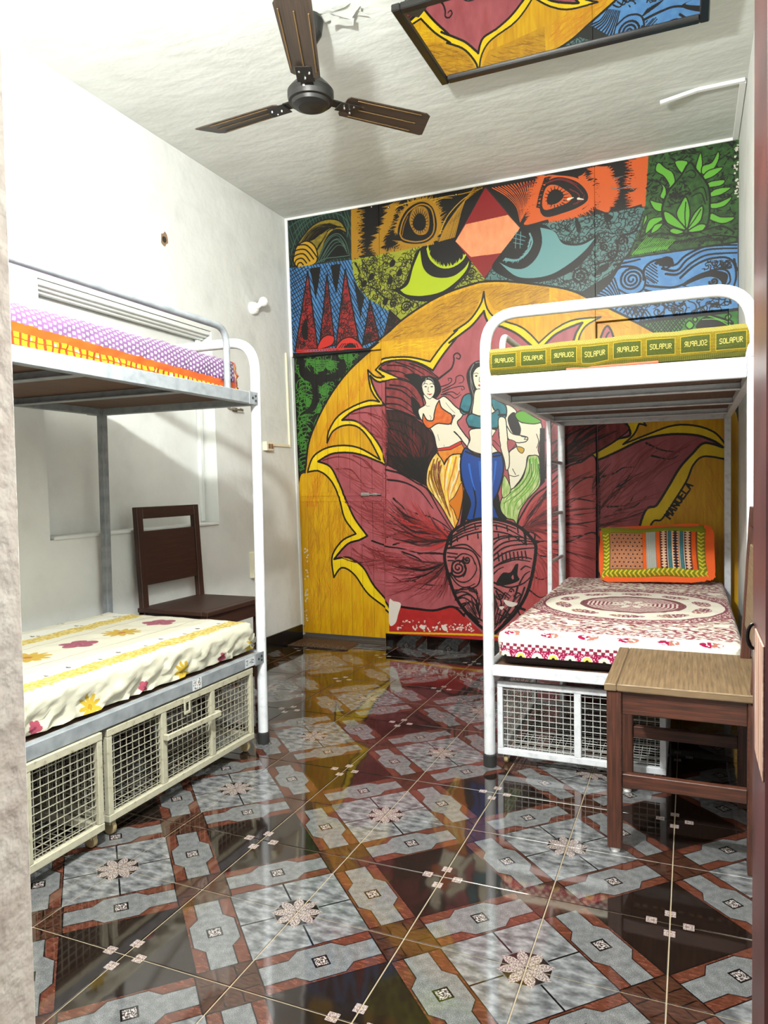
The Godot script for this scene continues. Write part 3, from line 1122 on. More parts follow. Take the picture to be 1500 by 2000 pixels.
	_line("leaf",4,4,[1851,664,1903,669,1947,698],1)
	_line("leaf",4,4,[1871,652,1916,671,1947,687],1)
	_line("k",12,12,[1616,653,1719,647,1851,646,1974,643],1)
	_fill("sky2",0,[25,238,365,241,373,310,396,371,443,426,528,485,611,545,533,592,430,661,36,651],0)
	_hatch([25,238,365,241,373,310,396,371,443,426,528,485,611,545,533,592,430,661,36,651],62,13,4,"k",6)
	_hatch([34,238,136,243,133,354,62,494,37,642],-25,18,4,"k",7)
	_hatch([194,251,302,251,311,592,212,620],-30,22,3,"k",7)
	_hatch([365,310,535,493,518,598,423,653],-35,22,3,"k",7)
	_fill("k",0,[146,253,204,253,191,331,174,403,161,328],0)
	_fill("k",0,[257,253,310,253,296,330,283,393,267,326],0)
	_fill("k",0,[373,332,427,424,414,473,405,515,391,442],0)
	_fill("redtri",0,[135,264,57,636,180,633],7)
	_doodle([135,264,57,636,180,633],85,4,"k",13)
	_fill("redtri",0,[237,293,188,631,271,626],7)
	_doodle([237,293,188,631,271,626],85,4,"k",13)
	_fill("redtri",0,[332,282,277,626,401,651],7)
	_doodle([332,282,277,626,401,651],85,4,"k",13)
	_fill("redtri",0,[455,440,413,638,498,618],7)
	_doodle([455,440,413,638,498,618],85,4,"k",13)
	_fill("redtri",0,[552,495,523,602,600,542],7)
	_doodle([552,495,523,602,600,542],85,4,"k",13)
	_fill("k",1,[95,535,118,485,129,531,124,582,103,580],0)
	_fill("red2",1,[180,636,200,590,237,575,270,589,253,624],6)
	_fill("red2",1,[281,648,303,606,352,596,395,622,407,659],6)
	_fill("k",1,[318,651,335,627,363,626,379,655],0)
	_line("k",4,4,[289,643,310,622],1)
	_line("k",4,4,[303,644,320,622],1)
	_line("k",4,4,[316,645,328,623],1)
	_line("k",4,4,[329,647,337,624],1)
	_line("k",4,4,[342,647,346,624],1)
	_line("k",4,4,[354,649,355,626],1)
	_line("k",4,4,[368,650,364,626],1)
	_line("k",4,4,[381,651,373,627],1)
	_line("k",4,4,[393,652,382,628],1)
	_line("red2",6,6,[67,633,211,639,423,653],1)
	_line("red2",6,6,[67,641,423,659],1)
	_fill("k",0,[42,655,407,656,316,761,231,856,160,967,111,1075,88,1211,52,1217],0)
	_doodle([42,655,407,656,316,761,231,856,160,967,111,1075,88,1211,52,1217],150,6,"leafd",15)
	_line("leafd",6,4,[70,750,103,740,137,758],1)
	_line("leafd",6,4,[70,770,103,760,136,777],1)
	_line("leafd",6,4,[69,789,102,780,135,796],1)
	_line("leafd",6,4,[68,809,102,799,133,815],1)
	_line("leafd",6,4,[68,829,101,819,131,834],1)
	_line("leafd",6,4,[68,849,100,839,129,853],1)
	_line("leafd",6,4,[67,869,100,859,128,872],1)
	_line("leafd",6,4,[66,889,100,878,127,891],1)
	_line("leafd",6,4,[66,909,99,898,125,910],1)
	_line("leafd",6,4,[66,929,99,918,123,929],1)
	_line("leafd",6,4,[65,949,98,938,122,948],1)
	_line("leafd",6,4,[64,969,98,958,120,967],1)
	_line("leafd",6,4,[64,988,97,978,119,986],1)
	_line("leafd",6,4,[64,1008,97,998,117,1006],1)
	_line("leafd",6,4,[63,1028,96,1018,115,1024],1)
	_line("leafd",6,4,[63,1049,96,1037,113,1044],1)
	_line("leafd",6,4,[62,1069,96,1057,112,1063],1)
	_line("leafd",6,4,[62,1089,95,1077,111,1082],1)
	_line("leafd",6,4,[62,1108,94,1097,109,1101],1)
	_line("leafd",6,4,[61,1128,94,1117,107,1120],1)
	_line("leafd",6,4,[60,1148,94,1137,105,1140],1)
	_line("leafd",6,4,[60,1168,93,1157,104,1158],1)
	_line("leafd",6,4,[60,1189,93,1177,103,1178],1)
	_line("leafd",6,4,[59,1209,92,1197,100,1197],1)
	_line("leafd",6,5,[96,673,166,684,235,692,280,702],1)
	_line("leafd",6,5,[107,683,166,693,228,699,265,706],1)
	_line("leafd",6,5,[118,691,166,701,222,706,250,710],1)
	_line("leafd",6,5,[129,701,165,710,216,713,235,714],1)
	_line("leafd",6,5,[139,710,165,719,210,720,219,718],1)
	_line("leafd",6,5,[150,718,165,728,204,727,204,723],1)
	_line("leafd",6,5,[161,728,165,736,198,734,188,727],1)
	_spiral(235,712,25,2.6,7,"leafd",0)
	_spiral(123,870,33,2.6,7,"leafd",0)
	_spiral(202,827,27,2.6,7,"leafd",0)
	_spiral(165,913,23,2.6,7,"leafd",0)
	_spiral(332,683,23,2.6,7,"leafd",0)
	_fill("k",1,[69,688,111,724,172,754,249,751,291,721,314,705,316,748,279,779,202,793,168,805,172,859,153,913,114,937,87,926,123,897,138,844,125,791,72,750],0)
	_line("k",16,16,[36,651,210,658,430,661,517,660],1)
	_fill("yellow",1,[86,1218,92,1184,111,1075,160,967,231,856,316,761,406,689,494,631,526,606,611,543,732,480,835,444,941,423,997,419,1099,431,1270,471,1366,503,1439,547,1525,599,1630,664,1719,726,1774,791,1901,958,1981,1118,1991,2001,1991,2001,-26,2141,17,2138,38,1489,42,1349,60,1239],0)
	_line("k",9,9,[86,1218,92,1184,111,1075,160,967,231,856,316,761,406,689,494,631,526,606,611,543,732,480,835,444,941,423,997,419,1099,431,1270,471,1366,503,1439,547,1525,599,1630,664,1719,726],1)
	_fill("yellowdark",0,[490,631,622,545,793,472,979,430,1113,440,1267,474,1266,583,1112,554,1034,545,990,466,943,549,885,605,805,632],0)
	_brush([509,626,769,476,979,430,1267,474,1266,579,1023,531,990,466,932,554,805,630],110,6,"brown",31,-0.4,0.6)
	_brush([1273,474,1447,557,1585,673,1487,664,1272,584],60,6,"orangey",32,0.4,0.5)
	_brush([526,643,805,642,896,617,837,712,545,710],30,6,"bright",30,-0.2,0.6)
	_brush([86,1384,141,1090,255,902,443,701,515,684,334,907,222,1118,148,1384],140,6,"orangey",33,1.6,0.65)
	_brush([88,1310,351,1409,265,1701,497,1980,80,1995],120,6,"orangey",35,1.5,0.55)
	_brush([89,1261,249,1166,381,1242,350,1457,121,1980],80,5,"brown",36,1.5,0.5)
	_brush([1582,1534,1811,1210,1946,1175,1946,1666,1717,1634],80,6,"orangey",37,1.3,0.5)
	_fill("bright",1,[990,462,990,462,975,513,925,576,854,616,870,612,803,669,742,740,742,740,640,712,521,708,492,732,468,753,468,753,498,778,519,791,491,791,462,782,429,751,429,751,438,823,457,867,485,901,485,901,431,892,343,917,267,959,220,1024,210,1079,210,1079,243,1025,304,1001,371,1011,428,1067,484,1168,484,1168,383,1112,294,1095,203,1105,133,1144,100,1217,100,1217,162,1213,223,1256,267,1337,295,1439,353,1513,353,1513,279,1548,225,1625,232,1724,232,1724,276,1676,340,1706,412,1796,523,1875,579,1960,579,1960,1568,1938,1568,1938,1650,1496,1704,1438,1756,1355,1795,1286,1820,1224,1858,1194,1936,1208,1936,1208,1939,1159,1939,1159,1895,1103,1826,1073,1743,1069,1652,1099,1556,1136,1556,1136,1598,1097,1618,1056,1631,1043,1409,790,1384,720,1410,655,1474,620,1474,620,1365,621,1290,651,1223,702,1223,702,1183,656,1137,621,1042,580,1002,529,990,463,990,463],0)
	_fill("maroon",1,[989,545,989,545,939,597,896,626,831,665,862,649,802,716,754,780,754,780,694,745,619,723,527,725,486,750,486,750,562,786,604,807,604,807,526,811,476,807,440,777,440,777,454,824,482,878,521,920,521,920,431,918,350,937,291,975,291,975,364,984,429,1034,485,1108,523,1195,523,1195,470,1174,397,1145,324,1130,233,1133,158,1167,158,1167,224,1194,268,1270,304,1351,347,1439,412,1522,412,1522,371,1542,306,1564,235,1636,235,1636,314,1627,387,1671,440,1753,519,1840,579,1956,579,1956,1540,1940,1540,1940,1623,1453,1684,1382,1730,1305,1769,1236,1814,1183,1858,1142,1923,1160,1923,1160,1889,1134,1826,1110,1731,1103,1631,1120,1530,1166,1453,1197,1398,1193,1398,1193,1461,1158,1530,1116,1578,1068,1380,795,1363,741,1373,682,1401,635,1401,635,1365,644,1290,674,1229,731,1229,731,1206,722,1137,659,1074,622,1010,596,989,543,989,543],0)
	_line("k",8,8,[990,462,990,462,975,513,925,576,854,616,870,612,803,669,742,740,742,740,640,712,521,708,492,732,468,753,468,753,498,778,519,791,491,791,462,782,429,751,429,751,438,823,457,867,485,901,485,901,431,892,343,917,267,959,220,1024,210,1079,210,1079,243,1025,304,1001,371,1011,428,1067,484,1168,484,1168,383,1112,294,1095,203,1105,133,1144,100,1217,100,1217,162,1213,223,1256,267,1337,295,1439,353,1513,353,1513,279,1548,225,1625,232,1724,232,1724,276,1676,340,1706,412,1796,523,1875,579,1960,579,1960],1)
	_line("k",9,9,[989,545,989,545,939,597,896,626,831,665,862,649,802,716,754,780,754,780,694,745,619,723,527,725,486,750,486,750,562,786,604,807,604,807,526,811,476,807,440,777,440,777,454,824,482,878,521,920,521,920,431,918,350,937,291,975,291,975,364,984,429,1034,485,1108,523,1195,523,1195,470,1174,397,1145,324,1130,233,1133,158,1167,158,1167,224,1194,268,1270,304,1351,347,1439,412,1522,412,1522,371,1542,306,1564,235,1636,235,1636,314,1627,387,1671,440,1753,519,1840,579,1956,579,1956],1)
	_line("k",7,7,[990,463,990,463,1002,529,1042,580,1137,621,1183,656,1223,702,1223,702,1290,651,1365,621,1474,620,1474,620,1410,655,1384,720,1409,790,1631,1043,1618,1056,1598,1097,1556,1136,1556,1136,1652,1099,1743,1069,1826,1073,1895,1103,1939,1159,1939,1159,1936,1208,1936,1208,1858,1194,1820,1224,1795,1286,1756,1355,1704,1438,1650,1496,1568,1938,1568,1938],1)
	_line("k",9,9,[989,543,989,543,1010,596,1074,622,1137,659,1206,722,1229,731,1229,731,1290,674,1365,644,1401,635,1401,635,1373,682,1363,741,1380,795,1578,1068,1530,1116,1461,1158,1398,1193,1398,1193,1453,1197,1530,1166,1631,1120,1731,1103,1826,1110,1889,1134,1923,1160,1923,1160,1858,1142,1814,1183,1769,1236,1730,1305,1684,1382,1623,1453,1540,1940,1540,1940],1)
	_fill("maroon",1,[1467,750,1473,691,1497,653,1519,695,1528,762],8)
	_line("k",6,6,[1485,752,1491,700,1503,679],1)
	_fill("dark",1,[524,943,524,943,601,957,690,1006,750,1067,768,1131,735,1201,716,1290,716,1290,638,1251,527,1192,527,1192],6)
	_rays([524,943,601,957,690,1006,750,1067,766,1131,735,1201,713,1283,638,1251,527,1192],[706,1283],60,12,"k",41,0.95,200)
	_rays([523,959,601,969,689,1026,736,1098,722,1162,598,1158,527,1130],[720,1277],60,5,"rust",42,0.8,110)
	_line("k",8,4,[523,1024,600,1047,668,1108,701,1199],1)
	_line("k",8,4,[523,986,621,1010,703,1084,728,1162],1)
	_line("k",8,4,[528,1090,592,1119,653,1179,693,1257],1)
	_line("k",8,4,[520,1142,584,1170,653,1224,706,1283],1)
	_fill("maroon2",1,[526,811,526,811,576,805,645,827,689,872,708,931,690,994,690,994,601,953,524,930,524,930],6)
	_line("k",8,3,[525,842,602,860,664,915,684,967],1)
	_line("k",8,3,[532,882,602,898,663,947],1)
	_line("k",8,3,[524,914,594,924,670,974],1)
	_line("k",8,3,[547,830,624,848,678,903],1)
	_fill("k",1,[651,889,691,930,697,994,657,960],0)
	_fill("maroon2",1,[492,745,492,745,577,722,639,729,714,762,764,801,774,815,693,805,682,852,638,817,576,793],5)
	_line("k",7,3,[535,740,618,752,673,794,689,840],1)
	_line("k",7,3,[577,729,659,761,714,797],1)
	_line("k",7,3,[534,764,604,777,659,813],1)
	_line("k",7,3,[646,741,714,772,761,807],1)
	_fill("k",1,[618,790,673,788,700,809,682,852,645,818],0)
	_line("rust",7,3,[342,949,415,947,488,970,523,998],1)
	_line("rust",7,3,[400,986,458,1015,500,1063,521,1116],1)
	_line("rust",7,3,[430,954,487,984,523,1018],1)
	_line("rust",7,3,[186,1162,263,1148,338,1163,396,1199,440,1206],1)
	_line("rust",7,3,[255,1205,330,1210,373,1252,409,1292,453,1302],1)
	_line("rust",7,3,[346,1144,411,1172,461,1227],1)
	_line("seam",6,4,[524,933,513,1551],1)
	_line("k",9,4,[519,1215,519,1215,596,1236,665,1276,720,1309,773,1400,831,1489],1)
	_line("k",9,4,[525,1261,610,1275,685,1315,746,1393],1)
	_line("k",9,4,[555,1347,608,1392,649,1412,732,1432,792,1463,831,1495],1)
	_line("k",9,4,[572,1425,634,1451,696,1490,771,1483,825,1498],1)
	_line("k",9,4,[515,1452,592,1477,661,1510,744,1515,818,1508],1)
	_line("k",9,4,[521,1524,606,1503,682,1529,764,1534,811,1521],1)
	_line("k",8,4,[435,1545,515,1568,586,1576,671,1594,739,1597,794,1599],1)
	_line("k",8,4,[671,1598,740,1593,798,1595],1)
	_line("k",8,4,[561,1438,630,1469,690,1501,766,1508,823,1524],1)
	_line("k",8,4,[594,1592,663,1615,722,1653,797,1659],1)
	_line("k",8,4,[636,1656,704,1686,763,1700,813,1706],1)
	_line("k",8,4,[626,1713,686,1735,770,1739,829,1729],1)
	_line("k",8,4,[551,1560,638,1534,724,1525,807,1556],1)
	_line("k",8,4,[571,1389,622,1437,690,1485,775,1500],1)
	_line("k",8,4,[581,1845,667,1849,744,1853,827,1832,869,1838],1)
	_line("rust",5,3,[389,1562,443,1611,460,1686],1)
	_line("rust",5,3,[334,1581,388,1629,432,1703],1)
	_line("rust",5,3,[462,1578,496,1660,503,1742],1)
	_line("rust",5,3,[549,1641,636,1680,721,1717],1)
	_line("rust",5,3,[548,1707,652,1752,770,1763],1)
	_line("rust",5,3,[301,1363,374,1421,445,1479,516,1536],1)
	_line("rust",5,3,[393,1363,446,1430,517,1462],1)
	_rays([283,1346,519,1315,726,1397,832,1500,798,1595,515,1568,373,1479],[831,1532],150,6,"rust",43,0.5,220)
	_rays([537,1348,692,1365,832,1500,798,1595,542,1560],[832,1524],90,6,"red",44,0.5,220)
	_rays([537,1348,692,1365,832,1500,798,1595,542,1560],[831,1532],14,10,"k",47,0.95,240)
	_rays([249,1633,371,1546,515,1568,789,1611,837,1777,836,1824,581,1837,440,1744,369,1655],[805,1659],170,6,"rust",45,0.5,220)
	_rays([541,1585,789,1615,821,1745,634,1769],[805,1635],12,10,"k",46,0.95,240)
	_rays([163,1165,324,1130,519,1215,514,1518,419,1519,304,1351,232,1201],[831,1482],70,5,"rust",48,0.5,180)
	_rays([297,974,431,918,524,923,520,1156,429,1034],[667,1160],60,5,"rust",49,0.5,180)
	_fill("red",1,[526,1852,526,1852,581,1849,667,1853,744,1855,827,1834,884,1869,965,1940,965,1940,1272,1984,1272,1984,1272,1999,1272,1999,523,1997,523,1997],0)
	_line("k",10,10,[581,1845,667,1851,744,1853,832,1832,884,1869],1)
	_line("yellow",9,9,[517,1968,964,1950,1122,1956],1)
	_fill("maroon2",1,[1244,1268,1244,1268,1332,1211,1400,1193,1400,1193,1461,1158,1530,1116,1578,1068,1489,1021,1333,1013,1268,1069],5)
	_line("k",8,4,[1266,1217,1347,1175,1432,1126,1530,1080],1)
	_line("k",8,4,[1266,1172,1347,1131,1432,1090,1489,1057],1)
	_line("k",8,4,[1332,1241,1375,1205,1396,1195],1)
	_line("k",8,4,[1267,1128,1333,1093,1404,1067],1)
	_line("k",8,3,[1323,1373,1374,1351,1445,1367],1)
	_line("k",8,3,[1396,1300,1431,1302,1453,1319],1)
	_line("k",8,3,[1388,1432,1424,1414,1452,1407],1)
	_line("k",8,3,[1474,1266,1522,1252,1557,1231,1597,1229],1)
	_line("k",8,3,[1515,1313,1556,1296,1584,1254],1)
	_line("k",8,3,[1494,1389,1570,1382,1597,1339],1)
	_line("k",8,3,[1536,1403,1597,1389,1644,1347],1)
	_line("k",8,3,[1466,1469,1556,1439,1637,1410],1)
	_line("k",8,3,[1645,1134,1704,1164,1769,1174],1)
	_line("k",8,3,[1664,1185,1730,1201,1763,1188],1)
	_line("k",8,3,[1329,1574,1402,1579,1451,1556],1)
	_line("k",8,3,[1330,1529,1388,1536,1451,1505],1)
	_line("k",8,3,[1197,1538,1264,1552,1330,1536,1430,1513],1)
	_fill("redm",1,[1129,1471,1152,1410,1198,1343,1258,1298,1332,1226,1390,1205,1453,1199,1451,1498,1329,1544,1204,1561,1197,1501],7)
	_line("k",9,4,[1144,1479,1197,1440,1258,1410,1331,1425,1402,1418],1)
	_line("k",9,4,[1152,1486,1205,1463,1264,1448,1337,1462,1452,1447],1)
	_line("k",9,4,[1159,1501,1212,1485,1272,1493,1345,1499],1)
	_line("k",9,4,[1167,1440,1213,1380,1272,1343,1331,1337],1)
	_line("k",9,4,[1175,1471,1227,1425,1287,1396,1352,1388],1)
	_line("k",9,4,[1189,1531,1264,1538,1351,1514,1451,1498],1)
	_line("k",9,4,[1339,1285,1389,1271,1453,1265],1)
	_line("k",9,4,[1323,1373,1367,1355,1445,1367],1)
	_fill("redm",1,[1200,1546,1330,1536,1451,1501,1451,1688,1314,1738,1164,1851,1126,1822,1165,1698],6)
	_line("k",7,3,[1196,1591,1263,1597,1337,1573],1)
	_line("k",7,3,[1188,1682,1225,1696,1262,1680],1)
	_line("k",7,3,[1176,1744,1217,1772,1247,1763],1)
	_line("k",6,6,[1455,1106,1452,1688],1)
	_rays([1460,1207,1731,1110,1889,1137,1795,1209,1690,1382,1569,1497,1459,1498],[1329,1544],110,6,"rust",61,0.5,200)
	_rays([1266,1298,1453,1200,1451,1498,1330,1536,1204,1546,1152,1440],[1144,1486],16,10,"k",62,0.95,220)
	_rays([1266,1298,1453,1200,1451,1498,1330,1536,1204,1546,1152,1440],[1144,1486],90,6,"rust",63,0.5,200)
	_rays([1204,1561,1451,1505,1451,1688,1240,1771,1164,1836],[1166,1546],60,6,"rust",64,0.5,160)
	_rays([1268,1069,1489,1021,1578,1068,1461,1158,1332,1211,1266,1246],[1207,1268],24,11,"k",65,0.95,200)
	_line("k",7,7,[1733,1438,1713,1422,1728,1424,1721,1408,1742,1424],0)
	_line("k",7,7,[1745,1418,1729,1396,1754,1404],0)
	_line("k",7,7,[1739,1410,1745,1401],0)
	_line("k",7,7,[1758,1398,1737,1384,1767,1385,1746,1369],0)
	_line("k",7,7,[1750,1364,1767,1376,1775,1372,1776,1364,1759,1350],0)
	_line("k",7,7,[1771,1331,1762,1345,1782,1360,1791,1346],0)
	_line("k",7,7,[1772,1352,1779,1342],0)
	_line("k",7,7,[1774,1325,1794,1341,1804,1327],0)
	_line("k",7,7,[1807,1321,1791,1299,1816,1308],0)
	_line("k",7,7,[1801,1313,1806,1304],0)
	_line("k",9,5,[776,821,814,797,841,776,852,746,852,721,868,713,882,726,876,740,864,734],1)
	_line("k",5,3,[792,854,824,846,840,833,838,821,824,821,827,831],1)
	_line("k",5,3,[797,869,829,856,856,842,862,817,883,811,896,825,890,842,874,844],1)
	_line("k",5,3,[797,879,834,866,872,859,893,860,898,872,887,876,885,867],1)
	_line("k",5,3,[802,887,840,880,866,894,877,884],1)
	_line("k",5,3,[791,889,829,892,855,909,882,895],1)
	_fill("cream",1,[1079,952,1122,974,1146,1029,1227,1033,1228,1091,1217,1144,1220,1175,1175,1172,1164,1221,1144,1266,1114,1304,1099,1325,1091,1254,1085,1209,1093,1155,1126,1127,1101,1106,1083,1075,1079,1016],4)
	_fill("k",1,[1089,1006,1117,984,1136,1028,1145,1059,1136,1090,1114,1079,1096,1047],0)
	_fill("leaf2",1,[1122,991,1152,980,1196,1005,1231,1029,1201,1038,1151,1030,1128,1014],4)
	_fill("cream",1,[1081,1038,1106,1074,1146,1085,1173,1094,1165,1111,1126,1114,1095,1102,1081,1073],4)
	_line("k",3,3,[1146,1088,1165,1094,1158,1101,1172,1101],1)
	_line("k",3,3,[1210,1081,1219,1111,1211,1140],1)
	_line("k",3,3,[1089,1250,1114,1258,1134,1253],1)
	_line("k",3,3,[1107,1225,1120,1250],1)
	_fill("k",0,[1225,1057,1246,1058,1244,1282,1220,1306],0)
	_fill("gauze",1,[1175,1172,1175,1172,1216,1174,1224,1228,1223,1296,1188,1337,1168,1359,1138,1404,1122,1461,1110,1444,1067,1431,1051,1391,1058,1353,1083,1324,1119,1300,1154,1256],4)
	_line("leaf2",5,3,[1185,1183,1174,1246,1134,1304,1083,1349,1067,1394],1)
	_line("leaf2",5,3,[1194,1183,1193,1247,1148,1315,1098,1364,1083,1419],1)
	_line("leaf2",5,3,[1209,1183,1213,1247,1179,1311,1123,1369,1108,1428],1)
	_line("leaf2",5,3,[1204,1188,1203,1252,1163,1315,1113,1369],1)
	_line("forest",4,2,[1179,1187,1179,1237,1144,1295,1088,1334],1)
	_line("forest",4,2,[1218,1208,1218,1282,1178,1340,1128,1399],1)
	_line("forest",4,2,[1189,1207,1184,1266,1144,1320,1068,1373],1)
	_fill("gold",1,[1126,1132,1140,1132,1158,1142,1150,1160,1135,1152],3)
	_fill("gauze",1,[1071,1254,1099,1315,1068,1349,1058,1319],3)
	_fill("k",1,[681,862,685,823,708,805,741,803,772,819,787,843,791,874,769,903,748,909,712,904,695,888],0)
	_fill("cream",1,[707,884,750,897,775,909,802,897,828,915,855,944,890,974,882,996,864,1018,896,1068,916,1094,910,1122,896,1110,864,1069,848,1055,884,1097,847,1122,799,1132,769,1125,756,1072,736,1035,709,1010,689,984,683,949,717,926],5)
	_fill("cream",1,[702,837,722,819,744,823,760,845,762,872,754,892,738,905,723,895,707,874],3)
	_fill("maroon",1,[854,984,844,1000,836,1024,830,1019,840,986],3)
	_line("k",2,2,[709,839,719,835,729,839],1)
	_line("k",2,2,[738,840,748,837,758,843],1)
	_line("k",2,2,[732,852,730,871,735,874],1)
	_line("k",2,2,[726,882,738,885,749,883],1)
	_fill("k",1,[711,849,719,846,726,850,719,853],0)
	_fill("cream",0,[714,849,717,848,717,851],0)
	_fill("k",1,[740,851,748,848,756,852,748,855],0)
	_fill("cream",0,[744,851,746,850,746,853],0)
	_fill("red2",1,[729,884,735,882,738,883,742,882,747,885,738,889],0)
	_line("grey",2,2,[712,925,725,937,737,937],1)
	_line("grey",2,2,[736,978,744,989,740,999],1)
	_line("grey",2,2,[773,1065,780,1093],1)
	_line("grey",2,2,[801,1112,803,1119],1)
	_line("grey",2,2,[812,926,833,953,854,974],1)
	_line("grey",6,2,[722,813,713,833,699,847],1)
	_line("grey",6,2,[732,811,749,819,759,838],1)
	_fill("orangetop",1,[706,969,706,969,724,998,752,1000,758,969,769,934,782,914,782,914,791,945,811,962,840,985,830,1020,773,1016,732,1036,710,1018,702,998],5)
	_fill("red2",0,[768,1127,825,1121,879,1097,883,1110,831,1136,771,1139],3)
	_fill("orangey2",0,[771,1137,831,1134,884,1110,897,1139,884,1154,842,1153,809,1177,799,1198,777,1155],3)
	_fill("flame",1,[766,1144,766,1144,791,1177,801,1199,801,1199,831,1160,878,1153,878,1153,875,1199,877,1260,885,1327,881,1378,864,1445,845,1487,845,1487,821,1450,789,1393,752,1341,720,1299,716,1258,724,1211,744,1170],5)
	_line("brown",6,3,[754,1175,737,1237,752,1300,785,1367],1)
	_line("brown",6,3,[771,1170,754,1237,769,1300,806,1393],1)
	_line("brown",6,3,[782,1181,770,1248,779,1331],1)
	_line("brown",6,3,[787,1202,775,1274,795,1351,827,1434],1)
	_line("bright",6,3,[846,1162,824,1229,807,1300,811,1367],1)
	_line("bright",6,3,[862,1163,840,1229,823,1290],1)
	_line("bright",6,3,[830,1177,808,1239,791,1300,801,1362],1)
	_line("orangey",6,4,[882,1276,850,1337,827,1367,838,1424,848,1470],1)
	_line("orangey",6,4,[871,1301,844,1347,844,1404,859,1445],1)
	_line("orangey",6,4,[876,1332,854,1373,859,1424],1)
	_fill("orangey",1,[880,1281,886,1332,878,1383,862,1445,844,1404,822,1367,850,1337],3)
	_line("brown",7,3,[733,1227,728,1273,752,1336],1)
	_line("brown",7,3,[746,1201,744,1258,771,1331],1)
	_line("brown",7,3,[765,1196,763,1258,791,1347],1)
	_line("brown",7,3,[779,1207,781,1274,806,1367,827,1429],1)
	_line("rust",6,2,[754,1196,753,1258,779,1336],1)
	_line("rust",6,2,[775,1186,773,1248,801,1357,821,1424],1)
	_line("cream",8,3,[835,1172,816,1239,807,1311],1)
	_line("cream",8,3,[873,1174,862,1240,834,1300,819,1362],1)
	_line("orangey",7,3,[857,1168,838,1239,817,1316,827,1404],1)
	_line("orangey",7,3,[822,1177,805,1244,799,1311],1)
	_line("orangey",7,3,[870,1229,856,1275,833,1327],1)
	_fill("k",1,[908,816,923,777,951,755,985,756,1008,783,1010,853,1002,902,981,916,955,909,939,959,917,1003,902,1007,913,978,931,928,919,877],0)
	_fill("cream",1,[941,801,964,780,992,790,1000,827,989,872,968,888,947,866,938,831],3)
	_line("grey",5,3,[925,797,929,863,939,913,923,978],1)
	_line("grey",5,3,[941,768,926,807,940,878],1)
	_line("grey",5,3,[993,762,1005,813,1004,868],1)
	_line("grey",5,3,[951,762,972,760],1)
	_fill("k",1,[945,819,952,815,959,819,952,823],0)
	_fill("k",1,[976,821,983,817,990,822,983,825],0)
	_line("k",2,2,[943,809,952,806,961,810],1)
	_line("k",2,2,[975,811,983,809,992,813],1)
	_line("k",2,2,[967,825,965,844,970,846],1)
	_fill("red2",1,[959,859,965,856,969,858,972,857,980,860,969,866],0)
	_fill("cream",1,[950,879,994,884,1024,924,1026,988,939,989,939,929],3)
	_fill("teal2",1,[882,930,896,901,924,894,930,928,918,967,896,983,877,965],5)
	_fill("teal2",1,[1019,921,1052,935,1081,957,1081,1001,1057,1009,1047,985,1026,963],5)
	_fill("teal2",1,[906,1002,927,981,969,993,1021,984,1047,969,1055,1005,1042,1049,1025,1054,938,1047,913,1029],5)
	_line("k",9,9,[877,955,896,971,913,974],1)
	_line("k",9,9,[1049,992,1081,994],1)
	_line("k",9,9,[917,1036,969,1048,1038,1049],1)
	_fill("cream",1,[926,1049,1033,1055,1014,1093,1020,1118,1046,1151,1045,1161,967,1157,911,1130,921,1094],4)
	_fill("cream",1,[1049,1007,1077,1008,1084,1056,1089,1120,1094,1180,1091,1219,1079,1230,1071,1185,1055,1129,1050,1074],4)
	_fill("maroon",1,[1046,1049,1049,1084,1056,1129,1030,1103,1017,1093],3)
	_fill("maroon",1,[1088,1101,1123,1114,1100,1146,1090,1150],3)
	_fill("blue",1,[899,1129,941,1156,994,1163,1053,1154,1068,1204,1064,1254,1043,1323,1023,1373,1048,1441,975,1445,900,1440,919,1373,892,1301,878,1240,878,1179],7)
	_line("k",7,7,[900,1144,957,1168,998,1172,1054,1166],1)
	_line("k",7,7,[935,1302,944,1368,933,1434],1)
	_line("k",7,7,[1017,1363,1006,1404,1011,1439],1)
	_line("bluel",9,4,[915,1200,925,1261,940,1313],1)
	_line("bluel",9,4,[1034,1193,1028,1253,1018,1303],1)
	_line("bluel",9,4,[962,1191,966,1277],1)
	_fill("k",1,[892,1309,919,1373,900,1442,869,1485,884,1378],0)
	_fill("k",1,[1043,1329,1057,1404,1082,1438,1048,1441,1024,1376],0)
	_fill("mask",1,[811,1548,832,1501,890,1462,962,1440,1049,1444,1134,1474,1194,1534,1203,1579,1185,1686,1161,1763,1115,1841,1044,1916,1012,1939,957,1912,893,1853,845,1784,813,1690,797,1611],14)
	_line("k",8,5,[811,1556,889,1515,986,1494,1087,1505,1163,1550],1)
	_line("k",8,5,[811,1571,896,1554,961,1607],1)
	_line("k",8,5,[823,1524,898,1487,986,1467,1072,1478,1156,1523],1)
	_line("k",8,5,[857,1495,938,1460,1033,1455,1118,1481],1)
	_line("k",8,5,[1004,1614,1063,1566,1125,1550,1197,1545],1)
	_line("k",8,5,[1008,1629,1071,1586,1133,1569,1199,1562],1)
	_line("k",8,5,[1004,1591,1063,1544,1133,1531,1194,1538],1)
	_line("k",8,5,[807,1571,888,1570,937,1593,960,1654,951,1725,902,1750,837,1757],1)
	_line("k",8,5,[1008,1660,1071,1620,1140,1603,1185,1609],1)
	_line("k",8,5,[1015,1715,1085,1735,1146,1717,1181,1686],1)
	_line("k",8,5,[1007,1731,1046,1752,1085,1782],1)
	_line("k",8,5,[837,1769,894,1743,935,1757,958,1818],1)
	_line("k",8,5,[853,1792,902,1774,942,1804,953,1865],1)
	_line("k",8,5,[877,1830,918,1804,946,1834],1)
	_line("k",8,5,[1014,1753,1029,1815,1005,1894],1)
	_line("k",8,5,[1030,1753,1053,1814,1028,1908],1)
